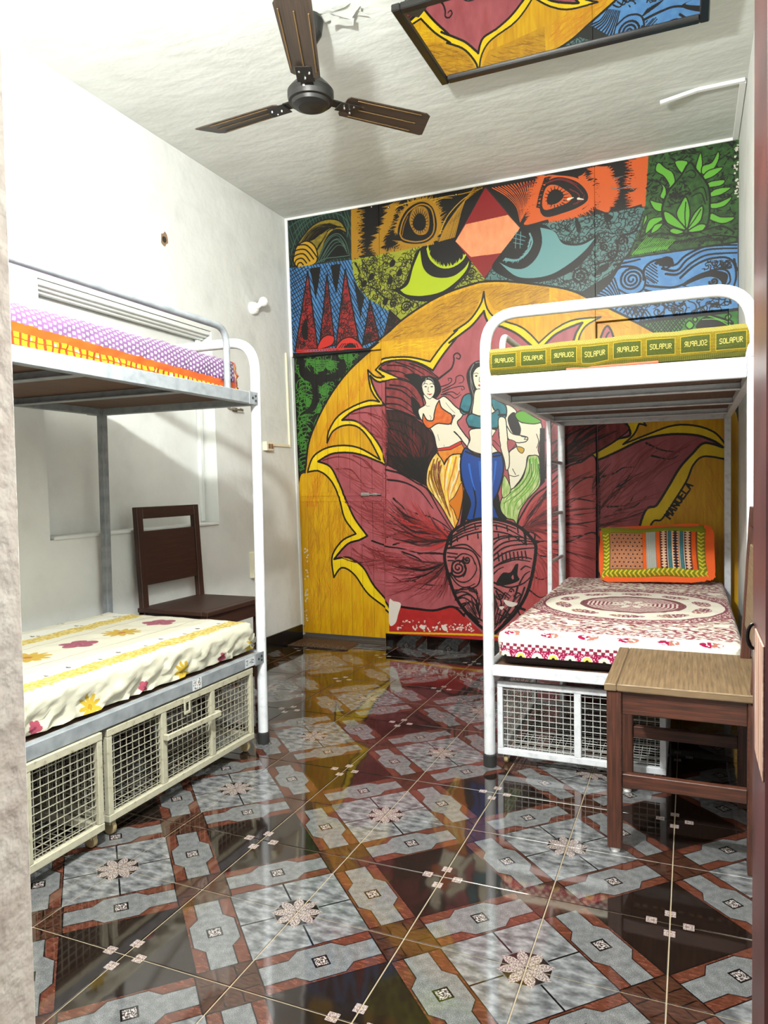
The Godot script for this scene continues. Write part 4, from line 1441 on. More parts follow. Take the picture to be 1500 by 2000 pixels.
	_line("k",8,5,[1124,1733,1099,1811,1045,1891],1)
	_line("k",8,5,[1154,1733,1123,1810,1060,1891],1)
	_line("k",8,5,[909,1868,957,1881,1004,1918],1)
	_line("k",6,6,[810,1591,856,1596],1)
	_line("k",6,6,[812,1609,858,1611],1)
	_line("k",6,6,[813,1626,862,1627],1)
	_line("k",7,4,[817,1682,854,1729,894,1743,935,1725],1)
	_line("k",7,4,[835,1634,830,1674,854,1713,894,1719,927,1694,944,1655,929,1616],1)
	_line("k",7,4,[847,1618,880,1594,921,1605,936,1639],1)
	_line("k",7,4,[867,1633,888,1617,912,1628],1)
	_line("k",7,4,[888,1648,895,1672,883,1696],1)
	_line("k",7,4,[845,1800,886,1790,926,1820,941,1882],1)
	_line("k",7,4,[865,1823,902,1813,933,1859,949,1897],1)
	_line("k",7,4,[837,1777,878,1763,923,1781,951,1834],1)
	_line("k",7,4,[885,1861,917,1860,953,1905],1)
	_line("k",7,4,[1019,1652,1047,1636,1117,1615,1178,1621],1)
	_line("k",7,4,[1015,1684,1039,1660,1063,1648],1)
	_line("k",7,4,[1140,1656,1158,1641,1181,1648],1)
	_line("k",7,4,[1132,1718,1154,1679,1177,1663],1)
	_line("k",7,4,[1057,1782,1069,1759,1092,1773],1)
	_line("k",7,4,[1108,1773,1124,1757,1138,1767,1123,1795],1)
	_line("k",7,4,[1022,1784,1037,1830,1021,1877],1)
	_line("k",7,4,[1088,1812,1076,1851,1045,1891],1)
	_line("k",7,4,[1005,1909,1036,1892,1068,1859],1)
	_line("k",7,4,[1004,1568,1048,1528,1118,1516,1179,1526],1)
	_line("k",7,4,[1017,1529,1071,1513,1148,1516],1)
	_line("k",7,4,[815,1540,873,1508,954,1483],1)
	_line("k",7,4,[978,1514,969,1576,992,1646],1)
	_rays([845,1784,959,1755,957,1897,893,1853],[957,1897],16,8,"k",71,0.9,120)
	_rays([1014,1753,1154,1733,1107,1842,1012,1932],[1012,1932],16,8,"k",72,0.9,120)
	_fill("k",1,[1030,1726,1059,1674,1093,1670,1117,1634,1128,1630,1124,1680,1132,1702,1085,1723],0)
	_fill("mask",1,[1097,1692,1105,1680,1108,1696,1103,1701],0)
	_spiral(859,1657,42,2.4,9,"k",0)
	_spiral(900,1621,18,1.6,8,"k",0)
	_spiral(1046,1776,15,1.5,7,"k",0)
	_spiral(1096,1750,11,1,6,"k",0)
	_line("k",6,6,[890,1473,892,1493],1)
	_line("k",6,6,[938,1466,941,1486],1)
	_line("k",6,6,[986,1459,989,1479],1)
	_line("k",6,6,[1033,1465,1036,1485],1)
	_line("k",6,6,[1080,1471,1083,1492],1)
	_line("k",6,6,[1126,1477,1129,1498],1)
	_line("k",6,6,[856,1520,858,1538],1)
	_line("k",6,6,[904,1513,905,1531],1)
	_line("k",6,6,[951,1506,952,1524],1)
	_line("k",6,6,[997,1499,998,1518],1)
	_line("k",6,6,[1042,1505,1044,1523],1)
	_line("k",6,6,[1087,1511,1089,1528],1)
	_line("k",6,6,[1132,1516,1133,1534],1)
	_line("k",6,6,[1040,1590,1044,1621],1)
	_line("k",6,6,[1057,1588,1061,1619],1)
	_line("k",6,6,[1074,1587,1078,1617],1)
	_line("k",6,6,[1091,1585,1095,1615],1)
	_line("k",6,6,[1108,1583,1112,1613],1)
	_line("k",6,6,[1125,1581,1129,1611],1)
	_line("k",6,6,[1142,1579,1146,1609],1)
	_line("k",6,6,[1158,1577,1163,1607],1)
	_line("k",5,5,[902,1739,911,1758],1)
	_line("k",5,5,[910,1741,918,1760],1)
	_line("k",5,5,[917,1743,925,1762],1)
	_line("k",5,5,[925,1745,932,1764],1)
	_line("k",5,5,[931,1747,939,1766],1)
	_line("k",5,5,[939,1749,947,1768],1)
	_line("k",6,6,[1037,1853,1076,1867],1)
	_line("k",6,6,[1072,1836,1045,1880],1)
	_line("k",6,6,[1057,1825,1084,1851],1)
	_line("k",11,11,[1134,1474,1156,1497,1160,1542],1)
	_line("k",11,11,[832,1501,827,1555],1)
	_line("k",11,11,[1115,1818,1153,1828],1)
	_fill("plaster",1,[527,1816,546,1820,583,1830,570,1879,555,1922,525,1929],0)
	_fill("plaster",1,[1063,1790,1093,1796,1124,1804,1099,1819,1075,1812],0)
	_fill("plaster",1,[1041,1822,1065,1819,1053,1835],0)
	_fill("plaster",1,[675,1934,701,1922,696,1944],0)
	_fill("plaster",1,[777,1917,801,1922,805,1942,785,1939],0)
	_chips([580,1907,949,1901,953,1936,544,1958],70,"plaster",51)
	_chips([79,1568,98,1568,89,1966,70,1966],25,"plaster",52)
	_chips([1962,10,1974,12,1974,237,1966,236],22,"plaster",53)
	M.mural = printed(0.42, 0.4)
	M.mural.albedo_color = Color(0.84, 0.84, 0.84)

# a box of the back wall whose faces carry the painting by their place on the wall
func wall_uv(p: Vector3) -> Vector2:
	return Vector2((p.x + 1.75) * 670.0 / 1983.0, (3.03 - p.y) * 670.0 / 2030.0)

func painted_box(st: SurfaceTool, a: Vector3, z: Vector3, e := 0.0) -> void:
	var lo := Vector3(minf(a.x, z.x), minf(a.y, z.y), minf(a.z, z.z))
	var hi := Vector3(maxf(a.x, z.x), maxf(a.y, z.y), maxf(a.z, z.z))
	var faces := [
		[[Vector3(lo.x + e, lo.y + e, hi.z), Vector3(hi.x - e, lo.y + e, hi.z), Vector3(hi.x - e, hi.y - e, hi.z), Vector3(lo.x + e, hi.y - e, hi.z)], Vector3.BACK],
		[[lo, Vector3(hi.x, lo.y, lo.z), Vector3(hi.x, hi.y, lo.z), Vector3(lo.x, hi.y, lo.z)], Vector3.FORWARD],
		[[Vector3(lo.x, lo.y, lo.z), Vector3(lo.x, hi.y, lo.z), Vector3(lo.x, hi.y, hi.z - e), Vector3(lo.x, lo.y, hi.z - e)], Vector3.LEFT],
		[[Vector3(hi.x, lo.y, lo.z), Vector3(hi.x, hi.y, lo.z), Vector3(hi.x, hi.y, hi.z - e), Vector3(hi.x, lo.y, hi.z - e)], Vector3.RIGHT],
		[[Vector3(lo.x, hi.y, lo.z), Vector3(hi.x, hi.y, lo.z), Vector3(hi.x, hi.y, hi.z - e), Vector3(lo.x, hi.y, hi.z - e)], Vector3.UP],
		[[Vector3(lo.x, lo.y, lo.z), Vector3(hi.x, lo.y, lo.z), Vector3(hi.x, lo.y, hi.z - e), Vector3(lo.x, lo.y, hi.z - e)], Vector3.DOWN]]
	if e > 0.0:
		faces.append([[Vector3(lo.x, lo.y, hi.z - e), Vector3(lo.x + e, lo.y + e, hi.z), Vector3(lo.x + e, hi.y - e, hi.z), Vector3(lo.x, hi.y, hi.z - e)], Vector3(-1, 0, 1).normalized()])
		faces.append([[Vector3(hi.x, lo.y, hi.z - e), Vector3(hi.x - e, lo.y + e, hi.z), Vector3(hi.x - e, hi.y - e, hi.z), Vector3(hi.x, hi.y, hi.z - e)], Vector3(1, 0, 1).normalized()])
		faces.append([[Vector3(lo.x, hi.y, hi.z - e), Vector3(lo.x + e, hi.y - e, hi.z), Vector3(hi.x - e, hi.y - e, hi.z), Vector3(hi.x, hi.y, hi.z - e)], Vector3(0, 1, 1).normalized()])
		faces.append([[Vector3(lo.x, lo.y, hi.z - e), Vector3(lo.x + e, lo.y + e, hi.z), Vector3(hi.x - e, lo.y + e, hi.z), Vector3(hi.x, lo.y, hi.z - e)], Vector3(0, -1, 1).normalized()])
	for f: Array in faces:
		var uvs := []
		for p: Vector3 in f[0]:
			uvs.append(wall_uv(p))
		facet(st, f[0], f[1], uvs)

# ------------------------------------------------------------------ room shell
func left_x(y: float) -> float:
	return -1.655 - 0.0215 * y

func build_room() -> void:
	# ceiling
	var st := begin()
	span(st, Vector3(-1.95, ROOM_H, BACK_Z - 0.25), Vector3(RIGHT_X + 0.2, ROOM_H + 0.15, FRONT_Z + 0.22), 0.0)
	structure(part(self, "ceiling", st, M.ceiling))
	# left wall: leans a little, with a shallow blocked window niche
	st = begin()
	var ys := [-0.05, 0.89, 2.05, ROOM_H + 0.05]
	var zs := [FRONT_Z + 0.2, -0.775, -2.035, BACK_Z - 0.05]
	var depth := 0.1
	for r in 3:
		for c in 3:
			var niche := r == 1 and c == 1
			var d := depth if niche else 0.0
			var q := [Vector3(left_x(ys[r]) - d, ys[r], zs[c]), Vector3(left_x(ys[r]) - d, ys[r], zs[c + 1]), Vector3(left_x(ys[r + 1]) - d, ys[r + 1], zs[c + 1]), Vector3(left_x(ys[r + 1]) - d, ys[r + 1], zs[c])]
			facet(st, q, Vector3.RIGHT)
	var nv := [Vector2(ys[1], zs[1]), Vector2(ys[2], zs[1]), Vector2(ys[2], zs[2]), Vector2(ys[1], zs[2])]
	var nn := [Vector3.FORWARD, Vector3.DOWN, Vector3.BACK, Vector3.UP]
	for k in 4:
		var a: Vector2 = nv[k]
		var b: Vector2 = nv[(k + 1) % 4]
		facet(st, [Vector3(left_x(a.x), a.x, a.y), Vector3(left_x(b.x), b.x, b.y), Vector3(left_x(b.x) - depth, b.x, b.y), Vector3(left_x(a.x) - depth, a.x, a.y)], nn[k])
	span(st, Vector3(-2.0, -0.05, BACK_Z - 0.05), Vector3(-1.83, ROOM_H + 0.05, FRONT_Z + 0.2), 0.0)
	structure(part(self, "wall_left", st, M.wall))
	# head moulding and sill of the blocked window
	var win := structure(Node3D.new())
	put(self, win, "window_1")
	st = begin()
	for k in 3:
		var y := 2.035 - k * 0.012
		var x := left_x(2.0) - 0.005 - k * 0.024
		span(st, Vector3(x - 0.028, y - 0.012, -0.785), Vector3(x, y + 0.012, -2.025), 0.003)
	part(win, "head_moulding", st, M.wall)
	st = begin()
	span(st, Vector3(left_x(0.9) - 0.097, 0.888, -0.79), Vector3(left_x(0.9) + 0.012, 0.906, -2.02), 0.005)
	part(win, "sill", st, M.wall)
	st = begin()
	span(st, Vector3(left_x(1.5) - 0.099, 0.91, -1.985), Vector3(left_x(1.5) - 0.075, 2.0, -2.02), 0.004)
	part(win, "reveal_strip", st, M.wall)
	# right wall
	st = begin()
	span(st, Vector3(RIGHT_X, -0.05, BACK_Z - 0.05), Vector3(RIGHT_X + 0.16, ROOM_H + 0.05, FRONT_Z + 0.2), 0.0)
	structure(part(self, "wall_right", st, M.wall))
	# front wall with the doorway the picture is taken through
	st = begin()
	var dl := 0.108
	var dr := 1.0
	var zt := FRONT_Z + 0.2
	span(st, Vector3(-1.9, -0.05, FRONT_Z), Vector3(dl, ROOM_H + 0.05, zt), 0.004)
	span(st, Vector3(dr + 0.075, -0.05, FRONT_Z), Vector3(RIGHT_X + 0.1, ROOM_H + 0.05, zt), 0.0)
	span(st, Vector3(dl, 2.16, FRONT_Z), Vector3(dr + 0.075, ROOM_H + 0.05, zt), 0.0)
	structure(part(self, "wall_front", st, M.jamb))
	# back wall: painted, with two door openings set back
	st = begin()
	var zb := BACK_Z - 0.12
	painted_box(st, Vector3(-1.9, 2.04, zb), Vector3(-0.997, ROOM_H + 0.03, BACK_Z))
	painted_box(st, Vector3(-0.997, -0.05, zb), Vector3(0.42, ROOM_H + 0.03, BACK_Z), 0.004)
	painted_box(st, Vector3(0.42, 2.08, zb), Vector3(RIGHT_X + 0.1, ROOM_H + 0.03, BACK_Z))
	painted_box(st, Vector3(1.15, -0.05, zb), Vector3(RIGHT_X + 0.1, 2.08, BACK_Z))
	structure(part(self, "wall_back", st, M.mural))
	# trims: white bead under the ceiling and down the left corner, plaster strip beside the door
	st = begin()
	span(st, Vector3(-1.73, ROOM_H - 0.016, BACK_Z), Vector3(RIGHT_X, ROOM_H, BACK_Z + 0.014), 0.004)
	structure(part(self, "trim_1", st, M.white_paint))
	st = begin()
	bar(st, Vector3(left_x(2.04) + 0.008, 2.04, BACK_Z + 0.006), Vector3(left_x(ROOM_H) + 0.008, ROOM_H, BACK_Z + 0.006), 0.018, 0.014)
	structure(part(self, "trim_2", st, M.white_paint))
	st = begin()
	bar(st, Vector3(left_x(0.0) - 0.005, 0.1, BACK_Z - 0.006), Vector3(left_x(2.04) - 0.005, 2.04, BACK_Z - 0.006), 0.03, 0.03)
	structure(part(self, "trim_3", st, M.wall))
	# skirting: black tiles along the left wall, patterned ones along the back
	var base := structure(Node3D.new())
	put(self, base, "baseboard_left")
	var black := plain(rgb(22, 20, 19), 0.15)
	var z := BACK_Z + 0.002
	while z < 0.86:
		var z2 := minf(z + 0.3, 0.88)
		st = begin()
		span(st, Vector3(-1.75, 0.0, z + 0.001), Vector3(-1.645, 0.112, z2 - 0.001), 0.002)
		part(base, "skirting_tile", st, black)
		z = z2

var tile_mat: StandardMaterial3D

func paint_tile() -> void:
	var n := 512
	canvas(n, n, Color.BLACK)
	var f := FastNoiseLite.new()
	f.seed = 77
	f.frequency = 1.0
	f.fractal_octaves = 3
	var marble0 := rgb(84, 85, 87)
	var marble1 := rgb(152, 153, 155)
	var gran := rgb(112, 113, 114)
	var redb := rgb(104, 52, 36)
	var darkb := rgb(42, 30, 25)
	var edge := rgb(16, 14, 14)
	for y in n:
		var v := (y + 0.5) / n
		for x in n:
			var u := (x + 0.5) / n
			var a := u + v
			var b := absf(u - v)
			var k := absf(a - 1.0)
			var col: Color
			if a < 0.69:
				var t := clampf(0.5 + 0.9 * f.get_noise_2d(u * 5.0, v * 9.0) + 0.15 * f.get_noise_2d(u * 30.0, v * 30.0), 0, 1)
				col = marble0.lerp(marble1, t)
				var r := sqrt(u * u + v * v)
				if b < 0.011 and r > 0.2:
					col = edge
				# eight-petalled flower on its dark octagon
				if maxf(maxf(u, v), a * 0.72) < 0.19:
					col = rgb(34, 26, 24)
				var an := atan2(v, u)
				for c: float in [0.39, 1.18]:
					var da := an - c
					var l := r * cos(da)
					var s := absf(r * sin(da))
					if l > 0.02 and l < 0.225 and s < 0.042 * sin(PI * pow(clampf(l / 0.225, 0, 1), 1.3)) + 0.002:
						var tt := 0.5 + 0.9 * f.get_noise_2d(u * 60.0, v * 60.0 + 20.0)
						col = rgb(92, 78, 74).lerp(rgb(206, 194, 190), clampf(tt, 0, 1))
			elif a < 0.705:
				col = edge
			elif a < 1.295:
				# the strap across the tile
				var wide := 0.275
				var half := wide
				if b > 0.2:
					half = lerpf(wide, 0.16, clampf((b - 0.2) / 0.13, 0, 1))
				if b > 0.665:
					var t := clampf(0.5 + 0.9 * f.get_noise_2d(u * 9.0, v * 40.0), 0, 1)
					col = rgb(52, 32, 24).lerp(rgb(88, 54, 40), t)
					if b < 0.68:
						col = edge
					elif absf(k - 0.1) < 0.008 and b > 0.7:
						col = edge
				elif k < half - 0.012:
					var g := 0.9 * f.get_noise_2d(u * 120.0, v * 120.0) + 0.3 * f.get_noise_2d(u * 12.0 + 9.0, v * 12.0)
					col = gran.lightened(clampf(g * 0.5, 0, 0.5)) if g > 0 else gran.darkened(clampf(-g * 0.45, 0, 0.5))
					if k < 0.088 and b < 0.088:
						col = edge
						if k < 0.07 and b < 0.07:
							var tt := clampf(0.5 + 1.2 * f.get_noise_2d((u + v) * 26.0, (u - v) * 44.0), 0, 1)
							col = rgb(40, 34, 34).lerp(rgb(216, 204, 200), tt)
				elif k < half:
					col = edge
				else:
					var t := clampf(0.5 + 0.8 * f.get_noise_2d(u * 10.0, v * 30.0), 0, 1)
					col = redb.darkened(0.25).lerp(redb.lightened(0.08), t)
			elif a < 1.31:
				col = edge
			else:
				var t := clampf(0.5 + 0.9 * f.get_noise_2d((u + v) * 6.0, (u - v) * 40.0), 0, 1)
				col = rgb(28, 21, 18).lerp(darkb, t)
				for q: Array in [[0.855, 1.0], [1.0, 0.855]]:
					var dx := absf(u - float(q[0]))
					var dy := absf(v - float(q[1]))
					if dx < 0.052 and dy < 0.052:
						col = edge
						if dx < 0.044 and dy < 0.044:
							var tt := clampf(0.5 + 1.0 * f.get_noise_2d(u * 50.0, v * 50.0), 0, 1)
							col = rgb(120, 100, 96).lerp(rgb(208, 192, 188), tt)
			I.set_pixel(x, y, col)
	tile_mat = printed(0.05, 0.9)
	tile_mat.albedo_color = Color(0.8, 0.8, 0.8)
	tile_mat.normal_enabled = true
	tile_mat.normal_texture = relief(0.008, 3.0, 256, 61, 2)
	tile_mat.normal_scale = 0.05

func build_floor() -> void:
	paint_tile()
	var st := begin()
	span(st, Vector3(-1.9, -0.14, BACK_Z - 0.2), Vector3(RIGHT_X + 0.15, -0.0025, FRONT_Z + 1.6), 0.0)
	var fl := structure(part(self, "floor", st, M.grout))
	var s := 0.3
	var gap := 0.0017
	var made := {}
	for i in range(-6, 4):
		for j in range(-3, 10):
			var x0 := maxf(i * s, -1.652)
			var x1 := minf((i + 1) * s, RIGHT_X - 0.002)
			var z1 := minf(-j * s, FRONT_Z - 0.002)
			var z0 := maxf(-(j + 1) * s, BACK_Z + 0.002)
			if x1 - x0 < 0.01 or z1 - z0 < 0.01:
				continue
			var sx := i if i % 2 == 0 else i + 1
			var sj := j if j % 2 == 0 else j + 1
			var c := Vector3((x0 + x1) * 0.5, 0, (z0 + z1) * 0.5)
			var key := "%d %d %.3f %.3f" % [posmod(i, 2), posmod(j, 2), x1 - x0, z1 - z0]
			if not made.has(key):
				st = begin()
				var e := 0.0012
				var lo := Vector2(x0 + gap, z0 + gap)
				var hi := Vector2(x1 - gap, z1 - gap)
				var top := [Vector3(lo.x + e, 0, lo.y + e), Vector3(hi.x - e, 0, lo.y + e), Vector3(hi.x - e, 0, hi.y - e), Vector3(lo.x + e, 0, hi.y - e)]
				var low := [Vector3(lo.x, -e, lo.y), Vector3(hi.x, -e, lo.y), Vector3(hi.x, -e, hi.y), Vector3(lo.x, -e, hi.y)]
				var uvs := []
				for p: Vector3 in top:
					uvs.append(Vector2(absf(p.x - sx * s) / s, absf(p.z + sj * s) / s))
				var rel := []
				for p: Vector3 in top:
					rel.append(p - c)
				facet(st, rel, Vector3.UP, uvs)
				var out := [Vector3.FORWARD, Vector3.RIGHT, Vector3.BACK, Vector3.LEFT]
				for k in 4:
					var k2 := (k + 1) % 4
					facet(st, [top[k] - c, top[k2] - c, low[k2] - c, low[k] - c], (out[k] + Vector3.UP).normalized(), [uvs[k], uvs[k2], uvs[k2], uvs[k]])
					facet(st, [low[k] - c, low[k2] - c, low[k2] - c + Vector3(0, -0.002, 0), low[k] - c + Vector3(0, -0.002, 0)], out[k], [uvs[k], uvs[k2], uvs[k2], uvs[k]])
				made[key] = mesh_of(st, tile_mat)
			share(fl, "floor_tile", made[key], c)
	# skirting of cut tiles under the painted wall
	var base := structure(Node3D.new())
	put(self, base, "baseboard_back")
	var dark_tile := tile_mat.duplicate() as StandardMaterial3D
	dark_tile.albedo_color = Color(0.42, 0.42, 0.42)
	var x := -0.99
	while x < 0.41:
		var x2 := minf(x + 0.3, 0.412)
		st = begin()
		var q := [Vector3(x + 0.001, 0.0, BACK_Z + 0.012), Vector3(x2 - 0.001, 0.0, BACK_Z + 0.012), Vector3(x2 - 0.001, 0.088, BACK_Z + 0.012), Vector3(x + 0.001, 0.088, BACK_Z + 0.012)]
		var w := (x2 - x) / 0.3
		facet(st, q, Vector3.BACK, [Vector2(1.0, 0.45), Vector2(1.0 - w, 0.45), Vector2(1.0 - w, 0.75), Vector2(1.0, 0.75)])
		facet(st, [q[3], q[2], q[2] + Vector3(0, 0, -0.02), q[3] + Vector3(0, 0, -0.02)], Vector3.UP, [Vector2(0.9, 0.9), Vector2(0.92, 0.9), Vector2(0.92, 0.92), Vector2(0.9, 0.92)])
		part(base, "skirting_tile", st, dark_tile)
		x = x2

# ------------------------------------------------------------------ doors
func build_doors() -> void:
	# boarded door in the painted wall
	var d := structure(Node3D.new())
	put(self, d, "door_1")
	var x := -1.69
	var zf := BACK_Z - 0.03
	for k in 8:
		var w := 0.0855
		var st := begin()
		painted_box(st, Vector3(x + 0.0008, 0.045, zf - 0.03), Vector3(x + w - 0.0008, 2.036, zf), 0.0018)
		part(d, "board", st, M.mural)
		x += w
	for y: float in [1.012, 1.052]:
		var st := begin()
		painted_box(st, Vector3(-1.66, y - 0.013, zf), Vector3(-1.02, y + 0.013, zf + 0.004), 0.002)
		part(d, "ledge", st, M.mural)
	var b := begin()
	span(b, Vector3(-1.175, 1.036, zf + 0.004), Vector3(-1.11, 1.062, zf + 0.014), 0.003)
	span(b, Vector3(-1.085, 1.038, zf + 0.004), Vector3(-1.05, 1.058, zf + 0.012), 0.002)
	tube(b, [Vector3(-1.17, 1.048, zf + 0.016), Vector3(-1.02, 1.048, zf + 0.016)], 0.005, 8)
	part(d, "bolt", b, M.chrome)
	b = begin()
	span(b, Vector3(-1.69, 0.0, BACK_Z - 0.1), Vector3(-0.997, 0.03, BACK_Z - 0.005), 0.004)
	part(d, "threshold", b, plain(rgb(60, 52, 44), 0.6))
	# flush door on the right, behind the bed
	d = structure(Node3D.new())
	put(self, d, "door_2")
	b = begin()
	painted_box(b, Vector3(0.424, 0.02, BACK_Z - 0.075), Vector3(1.148, 2.076, BACK_Z - 0.035), 0.002)
	part(d, "door_leaf", b, M.mural)
	# the entrance: maroon door post with a latch, at the right of the opening
	d = structure(Node3D.new())
	put(self, d, "door_3")
	b = begin()
	span(b, Vector3(1.0, 0.0, FRONT_Z - 0.02), Vector3(1.075, 2.16, FRONT_Z + 0.11), 0.006)
	span(b, Vector3(1.014, 0.0, FRONT_Z + 0.11), Vector3(1.075, 2.16, FRONT_Z + 0.15), 0.006)
	part(d, "door_post", b, M.maroon_paint)
	b = begin()
	span(b, Vector3(0.11, 2.09, FRONT_Z - 0.02), Vector3(1.0, 2.16, FRONT_Z + 0.11), 0.006)
	part(d, "door_head", b, M.maroon_paint)
	b = begin()
	span(b, Vector3(0.9985, 0.88, FRONT_Z + 0.026), Vector3(1.0, 0.985, FRONT_Z + 0.1), 0.0005)
	part(d, "bare_wood_patch", b, wood(rgb(120, 80, 62), rgb(186, 164, 150), 53, 0.6))
	b = begin()
	var ring := []
	for k in 13:
		var a := PI * 0.5 + PI * k / 12.0
		ring.append(Vector3(1.0 + 0.005 * cos(a), 0.972 + 0.011 * sin(a), FRONT_Z - 0.005))
	tube(b, ring, 0.0016, 8)
	part(d, "latch_ring", b, M.black_frame)

# ------------------------------------------------------------------ small fittings on walls and ceiling
func build_fittings() -> void:
	# bulb on the left wall, unlit
	var t := thing("bulb_holder", "unlit white bulb in an angled holder on the left wall", "bulb", Vector3(left_x(2.29), 2.285, -2.49))
	var st := begin()
	lathe(st, [Vector2(0.0, 0.045), Vector2(0.02, 0.043), Vector2(0.036, 0.032), Vector2(0.042, 0.015), Vector2(0.042, 0.0)], Vector3.ZERO, Basis(Vector3.FORWARD, PI * 0.5))
	part(t, "base_plate", st, M.white_paint)
	var ax := Vector3(0.62, 0.62, -0.42).normalized()
	var sd := ax.cross(Vector3.UP).normalized()
	var bb := Basis(sd, ax, sd.cross(ax))
	st = begin()
	lathe(st, [Vector2(0.0, 0.0), Vector2(0.017, 0.0), Vector2(0.018, 0.04), Vector2(0.0, 0.04)], Vector3(0.03, 0, 0), bb)
	part(t, "socket", st, M.white_paint)
	st = begin()
	lathe(st, [Vector2(0.015, 0.036), Vector2(0.025, 0.046), Vector2(0.031, 0.06), Vector2(0.031, 0.072), Vector2(0.024, 0.087), Vector2(0.012, 0.095), Vector2(0.0, 0.097)], Vector3(0.03, 0, 0), bb)
	part(t, "bulb", st, plain(rgb(240, 240, 238), 0.15))
	# switch box with its casing
	t = thing("switch_box", "small cream switch box beside the bed post on the left wall", "switch", Vector3(left_x(1.385), 1.385, -2.6))
	st = begin()
	span(st, Vector3(-0.004, -0.03, -0.045), Vector3(0.03, 0.03, 0.045), 0.004)
	part(t, "box", st, M.switch_box)
	st = begin()
	for k in 2:
		span(st, Vector3(0.03, -0.016, -0.03 + k * 0.032), Vector3(0.036, 0.016, -0.008 + k * 0.032), 0.002)
	part(t, "rocker", st, M.switch_dark)
	t = thing("cable_casing", "thin white cable casing running down the corner to the switch box", "cable casing", Vector3(left_x(1.4), 1.4, -2.9))
	st = begin()
	span(st, Vector3(-0.004, -0.01, 0.012), Vector3(0.012, 0.01, 0.255), 0.002)
	part(t, "run", st, M.switch_box)
	st = begin()
	bar(st, Vector3(0.004, -0.01, 0.0), Vector3(left_x(2.1) - left_x(1.4) + 0.004, 0.66, 0.0), 0.02, 0.014)
	part(t, "run", st, M.switch_box)
	t = thing("socket_box", "cream two-gang socket box low on the left wall behind the chair", "socket", Vector3(left_x(0.61), 0.61, -2.39))
	st = begin()
	span(st, Vector3(-0.004, -0.085, -0.05), Vector3(0.03, 0.085, 0.05), 0.004)
	part(t, "box", st, M.switch_box)
	for k in 2:
		st = begin()
		span(st, Vector3(0.03, -0.07 + k * 0.075, -0.034), Vector3(0.036, -0.005 + k * 0.075, 0.034), 0.003)
		part(t, "outlet", st, plain(rgb(206, 196, 168), 0.5))
	t = thing("wall_bracket", "small dark metal bracket on the left wall under the upper bunk", "bracket", Vector3(left_x(1.6), 1.6, -2.24))
	st = begin()
	tube(st, [Vector3(0.0, 0.012, -0.07), Vector3(0.03, 0.0, -0.05), Vector3(0.03, -0.004, 0.05), Vector3(0.0, 0.006, 0.07)], 0.006, 8)
	span(st, Vector3(-0.004, -0.012, -0.02), Vector3(0.012, 0.012, 0.02), 0.002)
	part(t, "bracket", st, plain(rgb(120, 112, 100), 0.5, 0.4))
	# hole knocked into the plaster of the left wall
	t = thing("plaster_hole", "small ragged brown hole in the plaster of the left wall", "hole", Vector3(left_x(2.475) + 0.001, 2.475, -1.637))
	st = begin()
	rng.seed = 5
	var rim := []
	for k in 11:
		var a := TAU * k / 11.0
		var rr := rng.randf_range(0.024, 0.042)
		rim.append(Vector3(0.004, sin(a) * rr * 1.1, cos(a) * rr * 0.8))
	for k in 11:
		var p: Vector3 = rim[k]
		var q: Vector3 = rim[(k + 1) % 11]
		facet(st, [p, q, Vector3(0.001, q.y * 0.45, q.z * 0.45), Vector3(0.001, p.y * 0.45, p.z * 0.45)], Vector3.RIGHT)
	part(t, "broken_edge", st, plain(rgb(132, 108, 84), 0.95))
	st = begin()
	lathe(st, [Vector2(0.0, 0.0025), Vector2(0.018, 0.003), Vector2(0.016, 0.0)], Vector3.ZERO, Basis(Vector3.FORWARD, PI * 0.5), 9)
	part(t, "plug", st, plain(rgb(40, 30, 24), 0.9))
	# casing strip on the ceiling
	t = thing("ceiling_casing", "white plastic cable casing with a sagging end on the ceiling", "cable casing", Vector3(1.0, ROOM_H, -2.33))
	st = begin()
	bar(st, Vector3(0.19, -0.008, 0.0), Vector3(-0.02, -0.009, 0.0), 0.024, 0.016)
	bar(st, Vector3(-0.02, -0.009, 0.0), Vector3(-0.19, -0.035, 0.0), 0.024, 0.016)
	part(t, "strip", st, M.white_paint)
	st = begin()
	bar(st, Vector3(0.182, -0.008, -0.01), Vector3(0.182, -0.008, -0.645), 0.03, 0.016)
	part(t, "strip", st, M.white_paint)

